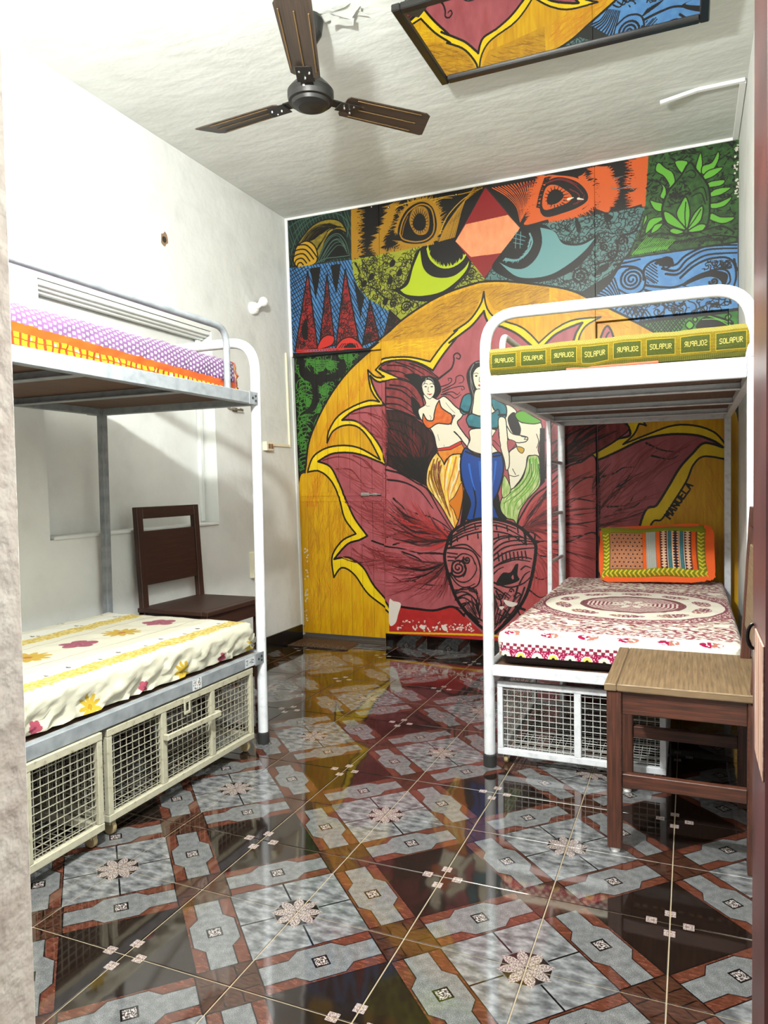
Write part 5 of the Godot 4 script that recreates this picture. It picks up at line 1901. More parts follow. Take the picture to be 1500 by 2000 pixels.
# ------------------------------------------------------------------ ceiling fan
func build_fan() -> void:
	var hub := Vector3(-0.473, 2.70, -1.054)
	var t := thing("ceiling_fan", "dark brown three-bladed ceiling fan", "fan", hub)
	var st := begin()
	lathe(st, [Vector2(0.0, -0.055), Vector2(0.05, -0.052), Vector2(0.072, -0.042), Vector2(0.078, -0.03), Vector2(0.09, -0.028), Vector2(0.094, -0.01), Vector2(0.094, 0.012), Vector2(0.08, 0.03), Vector2(0.055, 0.055), Vector2(0.03, 0.065), Vector2(0.0, 0.066)], Vector3.ZERO, Basis.IDENTITY, 40)
	part(t, "motor", st, M.fan_metal)
	st = begin()
	tube(st, [Vector3(0, 0.05, 0), Vector3(0, 0.3, 0)], 0.011, 12)
	part(t, "down_rod", st, M.fan_metal)
	st = begin()
	lathe(st, [Vector2(0.0, 0.205), Vector2(0.03, 0.207), Vector2(0.05, 0.24), Vector2(0.058, 0.29), Vector2(0.052, 0.305), Vector2(0.0, 0.305)], Vector3.ZERO, Basis.IDENTITY, 28)
	part(t, "canopy", st, M.fan_metal)
	st = begin()
	span(st, Vector3(-0.004, 0.0, -0.006), Vector3(0.004, 0.028, 0.006), 0.001)
	var tick := part(t, "motor_mark", st, plain(rgb(220, 220, 220), 0.5))
	tick.position = Vector3(0.02, -0.012, 0.0915)
	for f: Vector3 in [Vector3(-0.993, 0.024, -0.117).normalized(), Vector3(0.599, 0.045, -0.8).normalized(), Vector3(0.38, 0.07, 0.92).normalized()]:
		var side := Vector3.UP.cross(f).normalized()
		var tilt := Basis(f, deg_to_rad(-11.0))
		side = tilt * side
		var up := side.cross(f) * (1.0 if side.cross(f).y > 0 else -1.0)
		st = begin()
		# cupped blade with clipped corners
		var outline := [[0.145, -0.046], [0.155, -0.058], [0.52, -0.07], [0.545, -0.056], [0.578, 0.062], [0.565, 0.068], [0.155, 0.058], [0.145, 0.046]]
		var topr := []
		var botr := []
		for q: Array in outline:
			var p: Vector3 = f * q[0] + side * q[1] + up * (-0.016 + 0.004 * (1.0 - pow(float(q[1]) / 0.06, 2.0)))
			topr.append(p + up * 0.002)
			botr.append(p - up * 0.002)
		var uvs := []
		for q: Array in outline:
			uvs.append(Vector2(q[0], q[1]))
		facet(st, topr, up, uvs)
		facet(st, botr, -up, uvs)
		for k in outline.size():
			var k2 := (k + 1) % outline.size()
			var out_n: Vector3 = (topr[k2] - topr[k]).cross(up).normalized()
			facet(st, [topr[k], topr[k2], botr[k2], botr[k]], out_n)
		var blade := part(t, "blade", st, M.fan_blade)
		for off: float in [-0.05, 0.0, 0.047]:
			st = begin()
			bar(st, f * 0.19 + side * off + up * -0.0205, f * 0.5 + side * off * 1.1 + up * -0.0205, 0.005, 0.003, 0.0005)
			part(blade, "pinstripe", st, M.fan_line)
		st = begin()
		bar(st, f * 0.07 + up * -0.012, f * 0.13 + up * -0.014, 0.05, 0.006)
		bar(st, f * 0.12 + up * -0.021, f * 0.215 + up * -0.0215, 0.07, 0.004)
		var br := part(t, "blade_bracket", st, M.fan_metal)
		for q: Array in [[0.15, 0.0], [0.185, -0.02], [0.185, 0.02]]:
			st = begin()
			lathe(st, [Vector2(0.0, 0.006), Vector2(0.004, 0.006), Vector2(0.005, 0.0)], f * q[0] + side * q[1] + up * -0.0235, Basis(f, -up, f.cross(-up)), 8)
			part(br, "screw", st, M.chrome)
	# broken plaster round the hook
	t = thing("loose_plaster", "ragged flake of loose white plaster on the ceiling beside the fan canopy", "plaster", Vector3(-0.36, ROOM_H, -1.1))
	rng.seed = 12
	for k in 4:
		st = begin()
		var c := Vector3(rng.randf_range(-0.06, 0.08), -0.006 - 0.006 * k, rng.randf_range(-0.05, 0.05))
		var rim := []
		for q in 8:
			var a := TAU * q / 8.0
			var r := rng.randf_range(0.02, 0.055)
			rim.append(c + Vector3(cos(a) * r * 1.3, rng.randf_range(-0.012, 0.006), sin(a) * r))
		for q in 8:
			facet(st, [c + Vector3(0, 0.008, 0), rim[q], rim[(q + 1) % 8]], Vector3.DOWN)
			facet(st, [c + Vector3(0, 0.011, 0), rim[q], rim[(q + 1) % 8]], Vector3.UP)
		part(t, "flake", st, M.ceiling)

# ------------------------------------------------------------------ mirror under the ceiling
func build_mirror() -> void:
	var t := thing("ceiling_mirror", "black framed mirror mounted flat under the ceiling", "mirror", Vector3(0.457, 2.95, -1.645))
	# tilted: the edge toward the door hangs lower
	t.rotation.x = deg_to_rad(MIRROR_TILT)
	var w := 1.125
	var l := 0.62
	var fr := 0.036
	var st := begin()
	span(st, Vector3(-w / 2 + 0.01, 0.006, 0.01), Vector3(w / 2 - 0.01, 0.012, l - 0.01), 0.0)
	part(t, "glass", st, M.mirror)
	var sides := [[Vector3(-w / 2, -0.006, 0), Vector3(-w / 2 + fr, 0.022, l)], [Vector3(w / 2 - fr, -0.006, 0), Vector3(w / 2, 0.022, l)], [Vector3(-w / 2 + fr, -0.006, 0), Vector3(w / 2 - fr, 0.022, fr)], [Vector3(-w / 2 + fr, -0.006, l - fr), Vector3(w / 2 - fr, 0.022, l)]]
	for q: Array in sides:
		st = begin()
		span(st, q[0], q[1], 0.004)
		part(t, "frame_bar", st, M.black_frame)
	for q: Array in [[-0.5, 0.03], [0.5, 0.03], [0.0, 0.03], [-0.5, l - 0.03], [0.5, l - 0.03]]:
		st = begin()
		span(st, Vector3(q[0] - 0.012, 0.02, q[1] - 0.012), Vector3(q[0] + 0.012, 0.06 if q[1] < 0.3 else 0.09, q[1] + 0.012), 0.002)
		part(t, "hanger", st, M.rubber)

const MIRROR_TILT := 2.4

# ------------------------------------------------------------------ cloth
var cloth_noise := FastNoiseLite.new()

func _fold(s: float, half: float, r: float) -> Vector2:
	var a := absf(s)
	var flat := half - r
	var arc := r * PI * 0.5
	if a <= flat:
		return Vector2(s, 0)
	if a <= flat + arc:
		var t := (a - flat) / r
		return Vector2(signf(s) * (flat + r * sin(t)), -r * (1.0 - cos(t)))
	return Vector2(signf(s) * half, -r - (a - flat - arc))

func _stations(half: float, r: float, drop: float, fine: float) -> Array:
	var flat := half - r
	var arc := r * PI * 0.5
	var out := []
	var n := maxi(2, int(ceil(flat * 2.0 / fine)))
	for k in n + 1:
		out.append(-flat + flat * 2.0 * k / n)
	var tail := []
	for k in range(1, 6):
		tail.append(flat + arc * k / 5.0)
	var m := maxi(1, int(ceil((drop - r) / 0.02)))
	for k in range(1, m + 1):
		tail.append(flat + arc + (drop - r) * k / m)
	for q: float in tail:
		out.append(q)
		out.push_front(-q)
	return out

# a sheet lying over a mattress and down its sides; s runs across (x), t along (z)
func draped(st: SurfaceTool, c: Vector3, hx: float, hz: float, r: float, drop: float, uv_size: Vector2, top_amp: float, side_amp: float, seed_: int, rc := 0.05, wave := 9.0, dip := 0.0) -> void:
	cloth_noise.seed = seed_
	cloth_noise.frequency = 1.0
	cloth_noise.fractal_octaves = 3
	var ss := _stations(hx, r, drop, 0.03)
	var ts := _stations(hz, r, drop, 0.03)
	var g := []
	var uv := []
	for t: float in ts:
		var row := []
		var urow := []
		var ft := _fold(t, hz, r)
		for s: float in ss:
			var fs := _fold(s, hx, r)
			var p := Vector2(fs.x, ft.x)
			var y := minf(fs.y, ft.y)
			var cx := absf(p.x) - (hx - rc)
			var cz := absf(p.y) - (hz - rc)
			if cx > 0.0 and cz > 0.0:
				var l := sqrt(cx * cx + cz * cz)
				if l > rc:
					p.x = signf(p.x) * (hx - rc + cx * rc / l)
					p.y = signf(p.y) * (hz - rc + cz * rc / l)
			var n1 := cloth_noise.get_noise_2d(s * wave, t * wave)
			var low := clampf(-y / 0.06, 0, 1)
			var q := Vector3(p.x, y + n1 * top_amp * (1.0 - low * 0.6), p.y)
			if dip > 0.0:
				q.y -= dip * smoothstep(-hz + 0.42, -hz, p.y) * (1.0 - low) * smoothstep(hx, hx - 0.14, p.x)
			if low > 0.0:
				var creases := absf(cloth_noise.get_noise_2d((s + t) * 16.0 + 7.0, (s - t) * 9.0)) - 0.2
				if -fs.y > 0.001:
					q.x += signf(s) * (creases * side_amp) * low
				if -ft.y > 0.001:
					q.z += signf(t) * (creases * side_amp) * low
			row.append(c + q)
			urow.append(Vector2(s / uv_size.x + 0.5, t / uv_size.y + 0.5))
		g.append(row)
		uv.append(urow)
	sheet(st, g, uv)

func blossom(x: float, y: float, r: float, petals: int, col: Color, centre: Color, thin := 0.5) -> void:
	for k in petals:
		var a := TAU * k / petals + 0.2
		var p := PackedVector2Array()
		for q in 12:
			var b := TAU * q / 12.0
			var l := Vector2(0.58 + 0.42 * cos(b), thin * 0.42 * sin(b)) * r
			p.append(Vector2(x, y) + l.rotated(a))
		inks["tmp"] = col
		_fill_poly("tmp", p)
	_dot(x, y, r * 0.4, centre)

func weave(m: StandardMaterial3D, strength := 0.4) -> StandardMaterial3D:
	m.rim_enabled = true
	m.rim = 0.15
	m.roughness = 0.9
	m.metallic_specular = 0.2
	if strength > 0.0:
		m.normal_enabled = true
		m.normal_texture = relief(0.05, 4.0, 256, 91, 3)
		m.normal_scale = strength
	return m

func floral_cloth() -> StandardMaterial3D:
	# 1.13 m across by 2.06 m long at 550 pixels a metre; x runs from the wall to the aisle
	canvas(622, 1133, rgb(226, 222, 206))
	var X := func(x: float) -> int: return int((x + 1.19 + 0.565) * 550.0)
	var Z := func(z: float) -> float: return (z + 0.155 + 1.03) * 550.0
	rng.seed = 3
	for q: Array in [[-0.97, -0.885], [-1.52, -1.42]]:
		I.fill_rect(Rect2i(X.call(q[0]), 0, X.call(q[1]) - X.call(q[0]), HH), rgb(238, 236, 228))
	for q: Array in [[-0.885, -0.815], [-1.425, -1.35]]:
		var a: int = X.call(q[0])
		var b: int = X.call(q[1])
		I.fill_rect(Rect2i(a, 0, b - a, HH), rgb(214, 190, 104))
		for k in 2600:
			I.fill_rect(Rect2i(rng.randi_range(a - 3, b), rng.randi_range(0, HH - 8), rng.randi_range(2, 5), rng.randi_range(3, 8)), rgb(232, 214, 150) if k % 2 == 0 else rgb(196, 168, 72))
	for x: float in [-1.04, -1.29]:
		I.fill_rect(Rect2i(X.call(x), 0, 2, HH), rgb(166, 156, 142))
	var z := -1.1
	var n := 0
	while z < 0.85:
		var zz: float = Z.call(z)
		if n % 2 == 0:
			blossom(X.call(-1.165), zz, 44, 11, rgb(196, 162, 66), rgb(178, 112, 60), 0.42)
		else:
			blossom(X.call(-1.165), zz, 40, 5, rgb(156, 84, 104), rgb(146, 70, 92), 0.95)
		for x: float in [-0.93, -1.47, -1.58]:
			blossom(X.call(x), zz + 30.0 * (1.0 if x > -1 else -1.0), 12, 1, rgb(112, 104, 108), rgb(112, 104, 108), 0.9)
			blossom(X.call(x + 0.02), zz + 88.0, 10, 1, rgb(140, 132, 112), rgb(140, 132, 112), 0.9)
		# lotus flowers near the hem on both sides
		for x: float in [-0.694, -1.69]:
			if n % 2 == 0:
				blossom(X.call(x), zz + 60.0, 24, 9, rgb(206, 174, 62), rgb(186, 146, 40), 0.4)
			if n % 2 == 1:
				blossom(X.call(x), zz + 50.0, 12, 5, rgb(176, 84, 106), rgb(160, 62, 92), 1.0)
		z += 0.225
		n += 1
	var fm := weave(printed(0.9, 0.2), 0.25)
	fm.albedo_color = Color(0.8, 0.8, 0.78)
	return fm

func check_cloth() -> StandardMaterial3D:
	# 1.2 m across by 2.0 m; lattice of white dots on purple, plaid border along the hem
	canvas(660, 1100, rgb(120, 88, 128))
	for y in range(0, 1100, 10):
		for x in range(0, 660, 10):
			var o := 5 if (y / 10) % 2 == 1 else 0
			var c := rgb(222, 212, 226) if (y / 50) % 3 > 0 else rgb(206, 198, 212)
			I.fill_rect(Rect2i(x + o, y + 2, 5, 6), c)
	for x in range(0, 660, 110):
		for y in 1100:
			if (y / 5) % 2 == 0:
				I.fill_rect(Rect2i(x + 40, y, 18, 1), rgb(84, 52, 92))
	rng.seed = 8
	for y in 1100:
		var w := int(lerpf(20.0, 46.0, clampf((y - 120.0) / 700.0, 0, 1)))
		var e := 618 - w
		for side in 2:
			for x in range(e, 660):
				var d := x - e
				var c := rgb(206, 84, 26)
				if d > 13:
					c = rgb(226, 176, 32)
					if (y / 5) % 3 == 0 or d % 11 < 2:
						c = rgb(150, 62, 24)
					elif d % 22 > 16 and (y / 8) % 6 == 0:
						c = rgb(246, 236, 206)
				I.set_pixel(x if side == 0 else 659 - x, y, c)
	# gathered end in orange, yellow and purple stripes
	for y in range(0, 118):
		for x in 660:
			var k := int(x + y * 2.4) % 64
			var c := rgb(206, 72, 26)
			if k < 14:
				c = rgb(240, 190, 40)
			elif k < 24:
				c = rgb(140, 80, 140)
			elif k < 30:
				c = rgb(240, 226, 220)
			elif k > 52:
				c = rgb(112, 30, 26)
			if (x / 6 + y / 6) % 5 == 0:
				c = c.lightened(0.3)
			I.set_pixel(x, y, c)
	var cm := weave(printed(0.9, 0.2), 0.25)
	cm.albedo_color = Color(0.8, 0.8, 0.8)
	return cm

func mandala_cloth() -> StandardMaterial3D:
	# 1.14 m across, 2.04 m long, 560 pixels a metre, printed in maroon on cream
	var k := 560.0
	var w := 638
	var h := 1142
	canvas(w, h, rgb(238, 232, 216))
	var f := FastNoiseLite.new()
	f.seed = 21
	f.frequency = 1.0
	f.fractal_octaves = 2
	var cream := rgb(238, 232, 216)
	var maroon := rgb(124, 42, 66)
	var magenta := rgb(138, 22, 64)
	var tan_ := rgb(158, 104, 92)
	for y in h:
		var t := y / k - 1.02
		var z := t - 2.0175
		var hem := 1.0 - t
		for x in w:
			var s := x / k - 0.57
			var col := cream
			var dz := z + 1.95
			var ds := s - 0.01
			var r := sqrt(dz * dz + ds * ds)
			var an := atan2(dz, ds)
			if hem < 0.02:
				col = maroon if (int(floor(s * 75.0)) % 2 == 0) == (hem > 0.01) else cream
				if hem < 0.004:
					col = magenta
			elif hem < 0.078:
				col = magenta
				var cell := fposmod(s, 0.062) - 0.031
				var v := hem - 0.049
				var rr := sqrt(cell * cell + v * v)
				if rr < 0.021:
					col = rgb(240, 232, 216) if rr > 0.016 else (rgb(234, 198, 92) if int(s / 0.062 + 40.0) % 2 == 0 else rgb(236, 226, 190))
					if rr < 0.006:
						col = rgb(30, 30, 50)
				elif f.get_noise_2d(s * 110.0, v * 110.0) > 0.25:
					col = rgb(232, 190, 200)
			elif hem < 0.1:
				col = maroon if (int(floor(s * 70.0)) % 2 == 0) == (hem > 0.089) else cream
			elif hem < 0.19:
				var cell := fposmod(s + 0.02, 0.14) - 0.07
				var v := hem - 0.145
				if cell * cell / 0.0016 + v * v / 0.00022 < 1.0 and f.get_noise_2d(s * 40.0, v * 60.0) > -0.15:
					col = magenta if cell < 0.0 else tan_
			elif hem < 0.2:
				col = cream
			elif r < 0.205:
				var lobes := cos(an * 8.0) * 0.5 + 0.5
				var ring := sin(r * 330.0 + lobes * 3.0)
				col = maroon.lerp(magenta, lobes * 0.6) if ring + 0.9 * f.get_noise_2d(ds * 60.0, dz * 60.0) > 0.1 else cream.lerp(tan_, 0.15)
				if r < 0.1 and r > 0.03 and absf(sin(an * 4.0)) * 0.09 > r - 0.01:
					col = cream
			elif r < 0.235:
				col = tan_.darkened(0.25) if sin(r * 420.0) > 0 else maroon
			elif r < 0.275:
				col = cream
			elif r < 0.355:
				var q := fposmod(an, TAU / 10.0) - TAU / 20.0
				var v := (r - 0.315) / 0.036
				if q * q / 0.055 + v * v < 1.0 and f.get_noise_2d(ds * 55.0, dz * 55.0) > -0.2:
					col = maroon if q < 0.05 else tan_
			elif r < 0.395:
				col = cream
			elif r < 0.475:
				col = maroon.lerp(tan_, 0.4) if f.get_noise_2d(an * 22.0, r * 90.0) > -0.18 else cream
				if absf(r - 0.4) < 0.006 or absf(r - 0.47) < 0.005:
					col = maroon
			elif r < 0.66:
				var q := fposmod(an, TAU / 18.0) - TAU / 36.0
				var v := r - 0.565
				var star := absf(q * 0.56) + absf(v) * 0.8
				if star < 0.035:
					col = cream
				elif f.get_noise_2d(ds * 22.0, dz * 44.0) > 0.02:
					col = maroon if f.get_noise_2d(ds * 20.0, dz * 20.0) > -0.1 else tan_
			else:
				col = maroon.lerp(tan_, 0.3) if f.get_noise_2d(ds * 34.0, dz * 60.0) > -0.02 else cream
			I.set_pixel(x, y, col)
	var mm := weave(printed(0.9, 0.2), 0.2)
	mm.albedo_color = Color(0.92, 0.92, 0.92)
	return mm

func blanket_front() -> StandardMaterial3D:
	var green := rgb(56, 62, 26)
	var gold := rgb(132, 116, 40)
	canvas(2048, 224, rgb(98, 84, 22))
	rng.seed = 6
	for k in 9000:
		I.fill_rect(Rect2i(rng.randi_range(0, 2046), rng.randi_range(0, 222), 3, 2), rgb(84, 76, 20) if k % 2 == 0 else rgb(134, 118, 36))
	for x in range(0, 2048, 9):
		_draw(PackedVector2Array([Vector2(x, 2), Vector2(x + 12, 34)]), 3, 3, rgb(176, 164, 100))
	for k in 8:
		var x := k * 256 + 18
		I.fill_rect(Rect2i(x, 50, 220, 126), gold)
		I.fill_rect(Rect2i(x + 5, 55, 210, 116), green)
		for q in 700:
			I.fill_rect(Rect2i(x + 8 + rng.randi_range(0, 200), 58 + rng.randi_range(0, 108), 3, 2), rgb(74, 84, 34) if q % 2 == 0 else rgb(50, 58, 22))
		letters("SOLAPUR", x + 28, 92, 4, rgb(160, 148, 82), k % 2 == 0, 1.4)
	I.fill_rect(Rect2i(0, 190, 2048, 34), rgb(66, 70, 26))
	for x in range(0, 2048, 14):
		I.fill_rect(Rect2i(x, 192, 6, 30), rgb(92, 88, 32))
	return weave(printed(0.95, 0.2), 0.6)

func pillow_cloth() -> StandardMaterial3D:
	canvas(768, 420, rgb(150, 120, 30))
	var orange := rgb(206, 88, 32)
	# border of chevrons
	I.fill(rgb(120, 128, 30))
	for k in range(-2, 40):
		for yy: Array in [[368, 408]]:
			var x := k * 34
			_draw(PackedVector2Array([Vector2(x + 18, yy[0]), Vector2(x, (yy[0] + yy[1]) * 0.5), Vector2(x + 18, yy[1])]), 11, 11, rgb(206, 190, 62))
	for side: Array in [[8, 56], [712, 760]]:
		I.fill_rect(Rect2i(side[0], 60, 48, 300), rgb(120, 128, 30))
		for k in 10:
			var y := 70 + k * 30
			_draw(PackedVector2Array([Vector2(side[0] + 4, y), Vector2(side[0] + 24, y + 16), Vector2(side[1] - 4, y)]), 11, 11, rgb(206, 190, 62))
	I.fill_rect(Rect2i(60, 60, 648, 300), rgb(110, 60, 44))
	# dotted field
	I.fill_rect(Rect2i(64, 64, 246, 292), rgb(166, 112, 82))
	rng.seed = 9
	for k in 5000:
		I.fill_rect(Rect2i(rng.randi_range(64, 306), rng.randi_range(64, 353), 3, 2), rgb(186, 132, 98) if k % 2 == 0 else rgb(140, 92, 66))
	for r in 9:
		for c in 7:
			_dot(84 + c * 34 + (17 if r % 2 == 1 else 0), 82 + r * 32, 12, rgb(52, 34, 40))
	I.fill_rect(Rect2i(312, 60, 24, 300), orange)
	for k in 18:
		I.fill_rect(Rect2i(338 + k * 4, 60, 4, 300), rgb(176, 172, 160) if k % 2 == 0 else rgb(124, 134, 132))
	I.fill_rect(Rect2i(412, 60, 26, 300), orange)
	for b in 3:
		var x0: int = [444, 530, 618][b]
		I.fill_rect(Rect2i(x0, 60, 44, 300), rgb(206, 172, 142) if b != 1 else rgb(44, 38, 44))
		for y in range(60, 356, 22):
			for e in 2:
				var ink := rgb(70, 34, 38) if b != 1 else rgb(214, 160, 120)
				inks["tmp"] = ink
				var sx := x0 if e == 0 else x0 + 44
				var tip := x0 + 18 if e == 0 else x0 + 26
				_fill_poly("tmp", PackedVector2Array([Vector2(sx, y), Vector2(tip, y + 11), Vector2(sx, y + 22)]))
	for x0: int in [496, 582]:
		I.fill_rect(Rect2i(x0, 60, 30, 300), rgb(64, 104, 110))
		I.fill_rect(Rect2i(x0 - 4, 60, 4, 300), rgb(220, 190, 160))
		I.fill_rect(Rect2i(x0 + 30, 60, 4, 300), rgb(220, 190, 160))
	I.fill_rect(Rect2i(668, 60, 30, 300), orange)
	return weave(printed(0.9, 0.2), 0.4)

# ------------------------------------------------------------------ bunk beds
func arch(x0: float, x1: float, z: float, top: float, bend: float, low: float) -> Array:
	var a := Vector3(x0, 0.035, z)
	var c0 := Vector3(x0, top, z)
	var c1 := Vector3(x1, top, z)
	var e := Vector3(x1, 0.035, z)
	var p := [a, Vector3(x0, 0.4, z), Vector3(x0, 1.0, z)]
	p.append_array(round_bend(a, c0, c1, bend, 9))
	p.append_array(round_bend(c0, c1, e, bend, 9))
	p.append(Vector3(x1, low, z))
	return p

func bunk(called: String, label: String, xa: float, xb: float, z0: float, z1: float, top: float, up: Vector2, lo: Vector2, body: Material, pipe: Material, bars: Array) -> Node3D:
	# everything below is relative to the middle of the bed on the floor
	var c := Vector3((xa + xb) * 0.5, 0, (z0 + z1) * 0.5)
	var t := thing(called, label, "bunk bed", c, 0.0, "bunk beds")
	var ax := xa - c.x
	var bx := xb - c.x
	var az := z0 - c.z
	var bz := z1 - c.z
	var sx := signf(bx - ax)
	var sz := signf(bz - az)
	for z: float in [az, bz]:
		var st := begin()
		tube(st, arch(ax, bx, z, top, 0.13, up.y), 0.0215, 18)
		var fr := part(t, "end_frame", st, pipe)
		st = begin()
		span(st, Vector3(bx - 0.017, 0.045, z - 0.017), Vector3(bx + 0.017, up.y, z + 0.017), 0.002)
		part(t, "wall_post", st, body)
		for x: float in [ax, bx]:
			st = begin()
			lathe(st, [Vector2(0.0, 0.0), Vector2(0.026, 0.0), Vector2(0.026, 0.045), Vector2(0.0225, 0.05), Vector2(0.021, 0.05)], Vector3(x, 0, z))
			part(fr, "rubber_foot", st, M.rubber)
	for lvl in 2:
		var y0 := up.x if lvl == 1 else lo.x
		var y1 := up.y if lvl == 1 else lo.y
		var pre := "upper_" if lvl == 1 else "lower_"
		for x: float in [ax, bx]:
			var st := begin()
			span(st, Vector3(x - 0.015, y0, az + sz * 0.018), Vector3(x + 0.015, y1, bz - sz * 0.018), 0.003)
			part(t, pre + "side_rail", st, body)
		for z: float in [az, bz]:
			var st := begin()
			span(st, Vector3(ax + sx * 0.018, y0, z - 0.015), Vector3(bx - sx * 0.018, y1, z + 0.015), 0.003)
			part(t, pre + "end_rail", st, body)
		for bzz: float in bars:
			var st := begin()
			span(st, Vector3(ax + sx * 0.016, y0 + 0.002, bzz - c.z - 0.02), Vector3(bx - sx * 0.016, y0 + 0.006, bzz - c.z + 0.02), 0.001)
			span(st, Vector3(ax + sx * 0.016, y0 + 0.006, bzz - c.z - 0.003), Vector3(bx - sx * 0.016, y0 + 0.03, bzz - c.z + 0.003), 0.001)
			part(t, pre + "cross_bar", st, body)
		var b := begin()
		span(b, Vector3(ax + sx * 0.016, y0 + 0.03, az + sz * 0.016), Vector3(bx - sx * 0.016, y1 - 0.004, bz - sz * 0.016), 0.002)
		part(t, pre + "board", b, M.ply)
	# corner plates with their bolts at the visible end
	for lvl in 2:
		var y0 := up.x if lvl == 1 else lo.x
		var y1 := up.y if lvl == 1 else lo.y
		for x: float in [ax, bx]:
			var s := 1.0 if x == maxf(ax, bx) else -1.0
			var st := begin()
			span(st, Vector3(x + s * 0.015, y0 - 0.002, az + sz * 0.01), Vector3(x + s * 0.0185, y1 + 0.002, az + sz * 0.075), 0.001)
			var pl := part(t, "corner_plate", st, body)
			st = begin()
			for q: Array in [[0.3, 0.03], [0.7, 0.03], [0.5, 0.052]]:
				lathe(st, [Vector2(0.0, 0.004), Vector2(0.004, 0.004), Vector2(0.005, 0.0)], Vector3(x + s * 0.0185, lerpf(y0, y1, q[0]), az + sz * q[1]), Basis(Vector3.FORWARD, s * PI * 0.5), 6)
			part(pl, "bolt", st, M.rubber)
	return t

func guard(t: Node3D, x: float, za: float, zb: float, y0: float, y1: float, r: float, m: Material) -> void:
	var c := t.position
	var a := Vector3(x - c.x, y0, za - c.z)
	var ca := Vector3(x - c.x, y1, za - c.z)
	var cb := Vector3(x - c.x, y1, zb - c.z)
	var e := Vector3(x - c.x, y0, zb - c.z)
	var p := [a]
	p.append_array(round_bend(a, ca, cb, 0.07))
	p.append_array(round_bend(ca, cb, e, 0.07))
	p.append(e)
	var st := begin()
	tube(st, p, r, 14)
	part(t, "guard_rail", st, m)

func left_bed() -> void:
	var xa := -0.765
	var xb := -1.62
	var t := bunk("bunk_bed", "grey steel bunk bed along the left wall with a flowered lower mattress", xa, xb, -1.05, 0.78, 1.735, Vector2(1.462, 1.512), Vector2(0.358, 0.404), M.steel_grey, M.steel_white, [-0.57, -0.1, 0.37])
	guard(t, xa, -0.845, 0.62, 1.51, 1.75, 0.0135, M.steel_grey)
	# painted number and marks on the lower rail
	canvas(128, 64, rgb(190, 194, 198))
	letters("3", 14, 14, 5, rgb(30, 30, 34))
	for q: Array in [[60, 36, 82, 30], [84, 14, 80, 50], [98, 20, 92, 44], [100, 18, 118, 28], [92, 40, 116, 44]]:
		_draw(PackedVector2Array([Vector2(q[0], q[1]), Vector2(q[2], q[3])]), 6, 4, rgb(34, 34, 38))
	var st := begin()
	var x := xa + 0.0158 - t.position.x
	facet(st, [Vector3(x, 0.362, -0.9 - t.position.z), Vector3(x, 0.362, -0.972 - t.position.z), Vector3(x, 0.4, -0.972 - t.position.z), Vector3(x, 0.4, -0.9 - t.position.z)], Vector3.RIGHT, [Vector2(0, 1), Vector2(1, 1), Vector2(1, 0), Vector2(0, 0)])
	part(t, "painted_number", st, printed(0.5))
	canvas(64, 48, rgb(190, 194, 198))
	rng.seed = 14
	for k in 60:
		_dot(rng.randf_range(8, 56), rng.randf_range(4, 44), rng.randf_range(3, 8), [rgb(120, 110, 104), rgb(216, 212, 204), rgb(92, 84, 80)][k % 3])
	st = begin()
	facet(st, [Vector3(x, 0.36, -0.555 - t.position.z), Vector3(x, 0.36, -0.61 - t.position.z), Vector3(x, 0.402, -0.61 - t.position.z), Vector3(x, 0.402, -0.555 - t.position.z)], Vector3.RIGHT, [Vector2(0, 1), Vector2(1, 1), Vector2(1, 0), Vector2(0, 0)])
	part(t, "worn_sticker", st, printed(0.7))
	# lower mattress
	var mt := thing("mattress", "lower left mattress in a white sheet with yellow stripes and flowers", "mattress", Vector3(-1.19, 0.405, -0.155), 0.0, "mattresses")
	st = begin()
	draped(st, Vector3(0, 0.13, 0), 0.408, 0.872, 0.035, 0.118, Vector2(1.13, 2.06), 0.004, 0.045, 4)
	part(mt, "sheet", st, floral_cloth())
	st = begin()
	span(st, Vector3(-0.395, 0.0, -0.855), Vector3(0.395, 0.1, 0.855), 0.02)
	part(mt, "foam", st, plain(rgb(200, 190, 170), 0.95))
	# upper mattress
	mt = thing("mattress", "upper left mattress in a purple checked sheet with an orange hem", "mattress", Vector3(-1.19, 1.508, -0.145), 0.0, "mattresses")
	st = begin()
	draped(st, Vector3(0, 0.142, 0), 0.405, 0.875, 0.055, 0.138, Vector2(1.2, 2.0), 0.006, 0.02, 6, 0.12, 9.0, 0.1)
	part(mt, "sheet", st, check_cloth())
	st = begin()
	span(st, Vector3(-0.38, 0.004, -0.5), Vector3(0.38, 0.1, 0.84), 0.02)
	part(mt, "foam", st, plain(rgb(120, 80, 90), 0.95))
	# rolling wire baskets below
	basket("wire_basket", "cream wire mesh storage basket with a handle and hasp under the left bed", Vector3(-0.752, 0, -0.13), PI * 0.5, 0.832, 0.7, 0.052, 0.352, [0.27, 0.552], M.cream_steel, M.wire, true, 14)
	basket("wire_basket", "cream wire mesh storage basket nearest the doorway under the left bed", Vector3(-0.742, 0, 0.74), PI * 0.5, 0.84, 0.7, 0.046, 0.356, [0.28, 0.56], M.cream_steel, M.wire, false, 14)

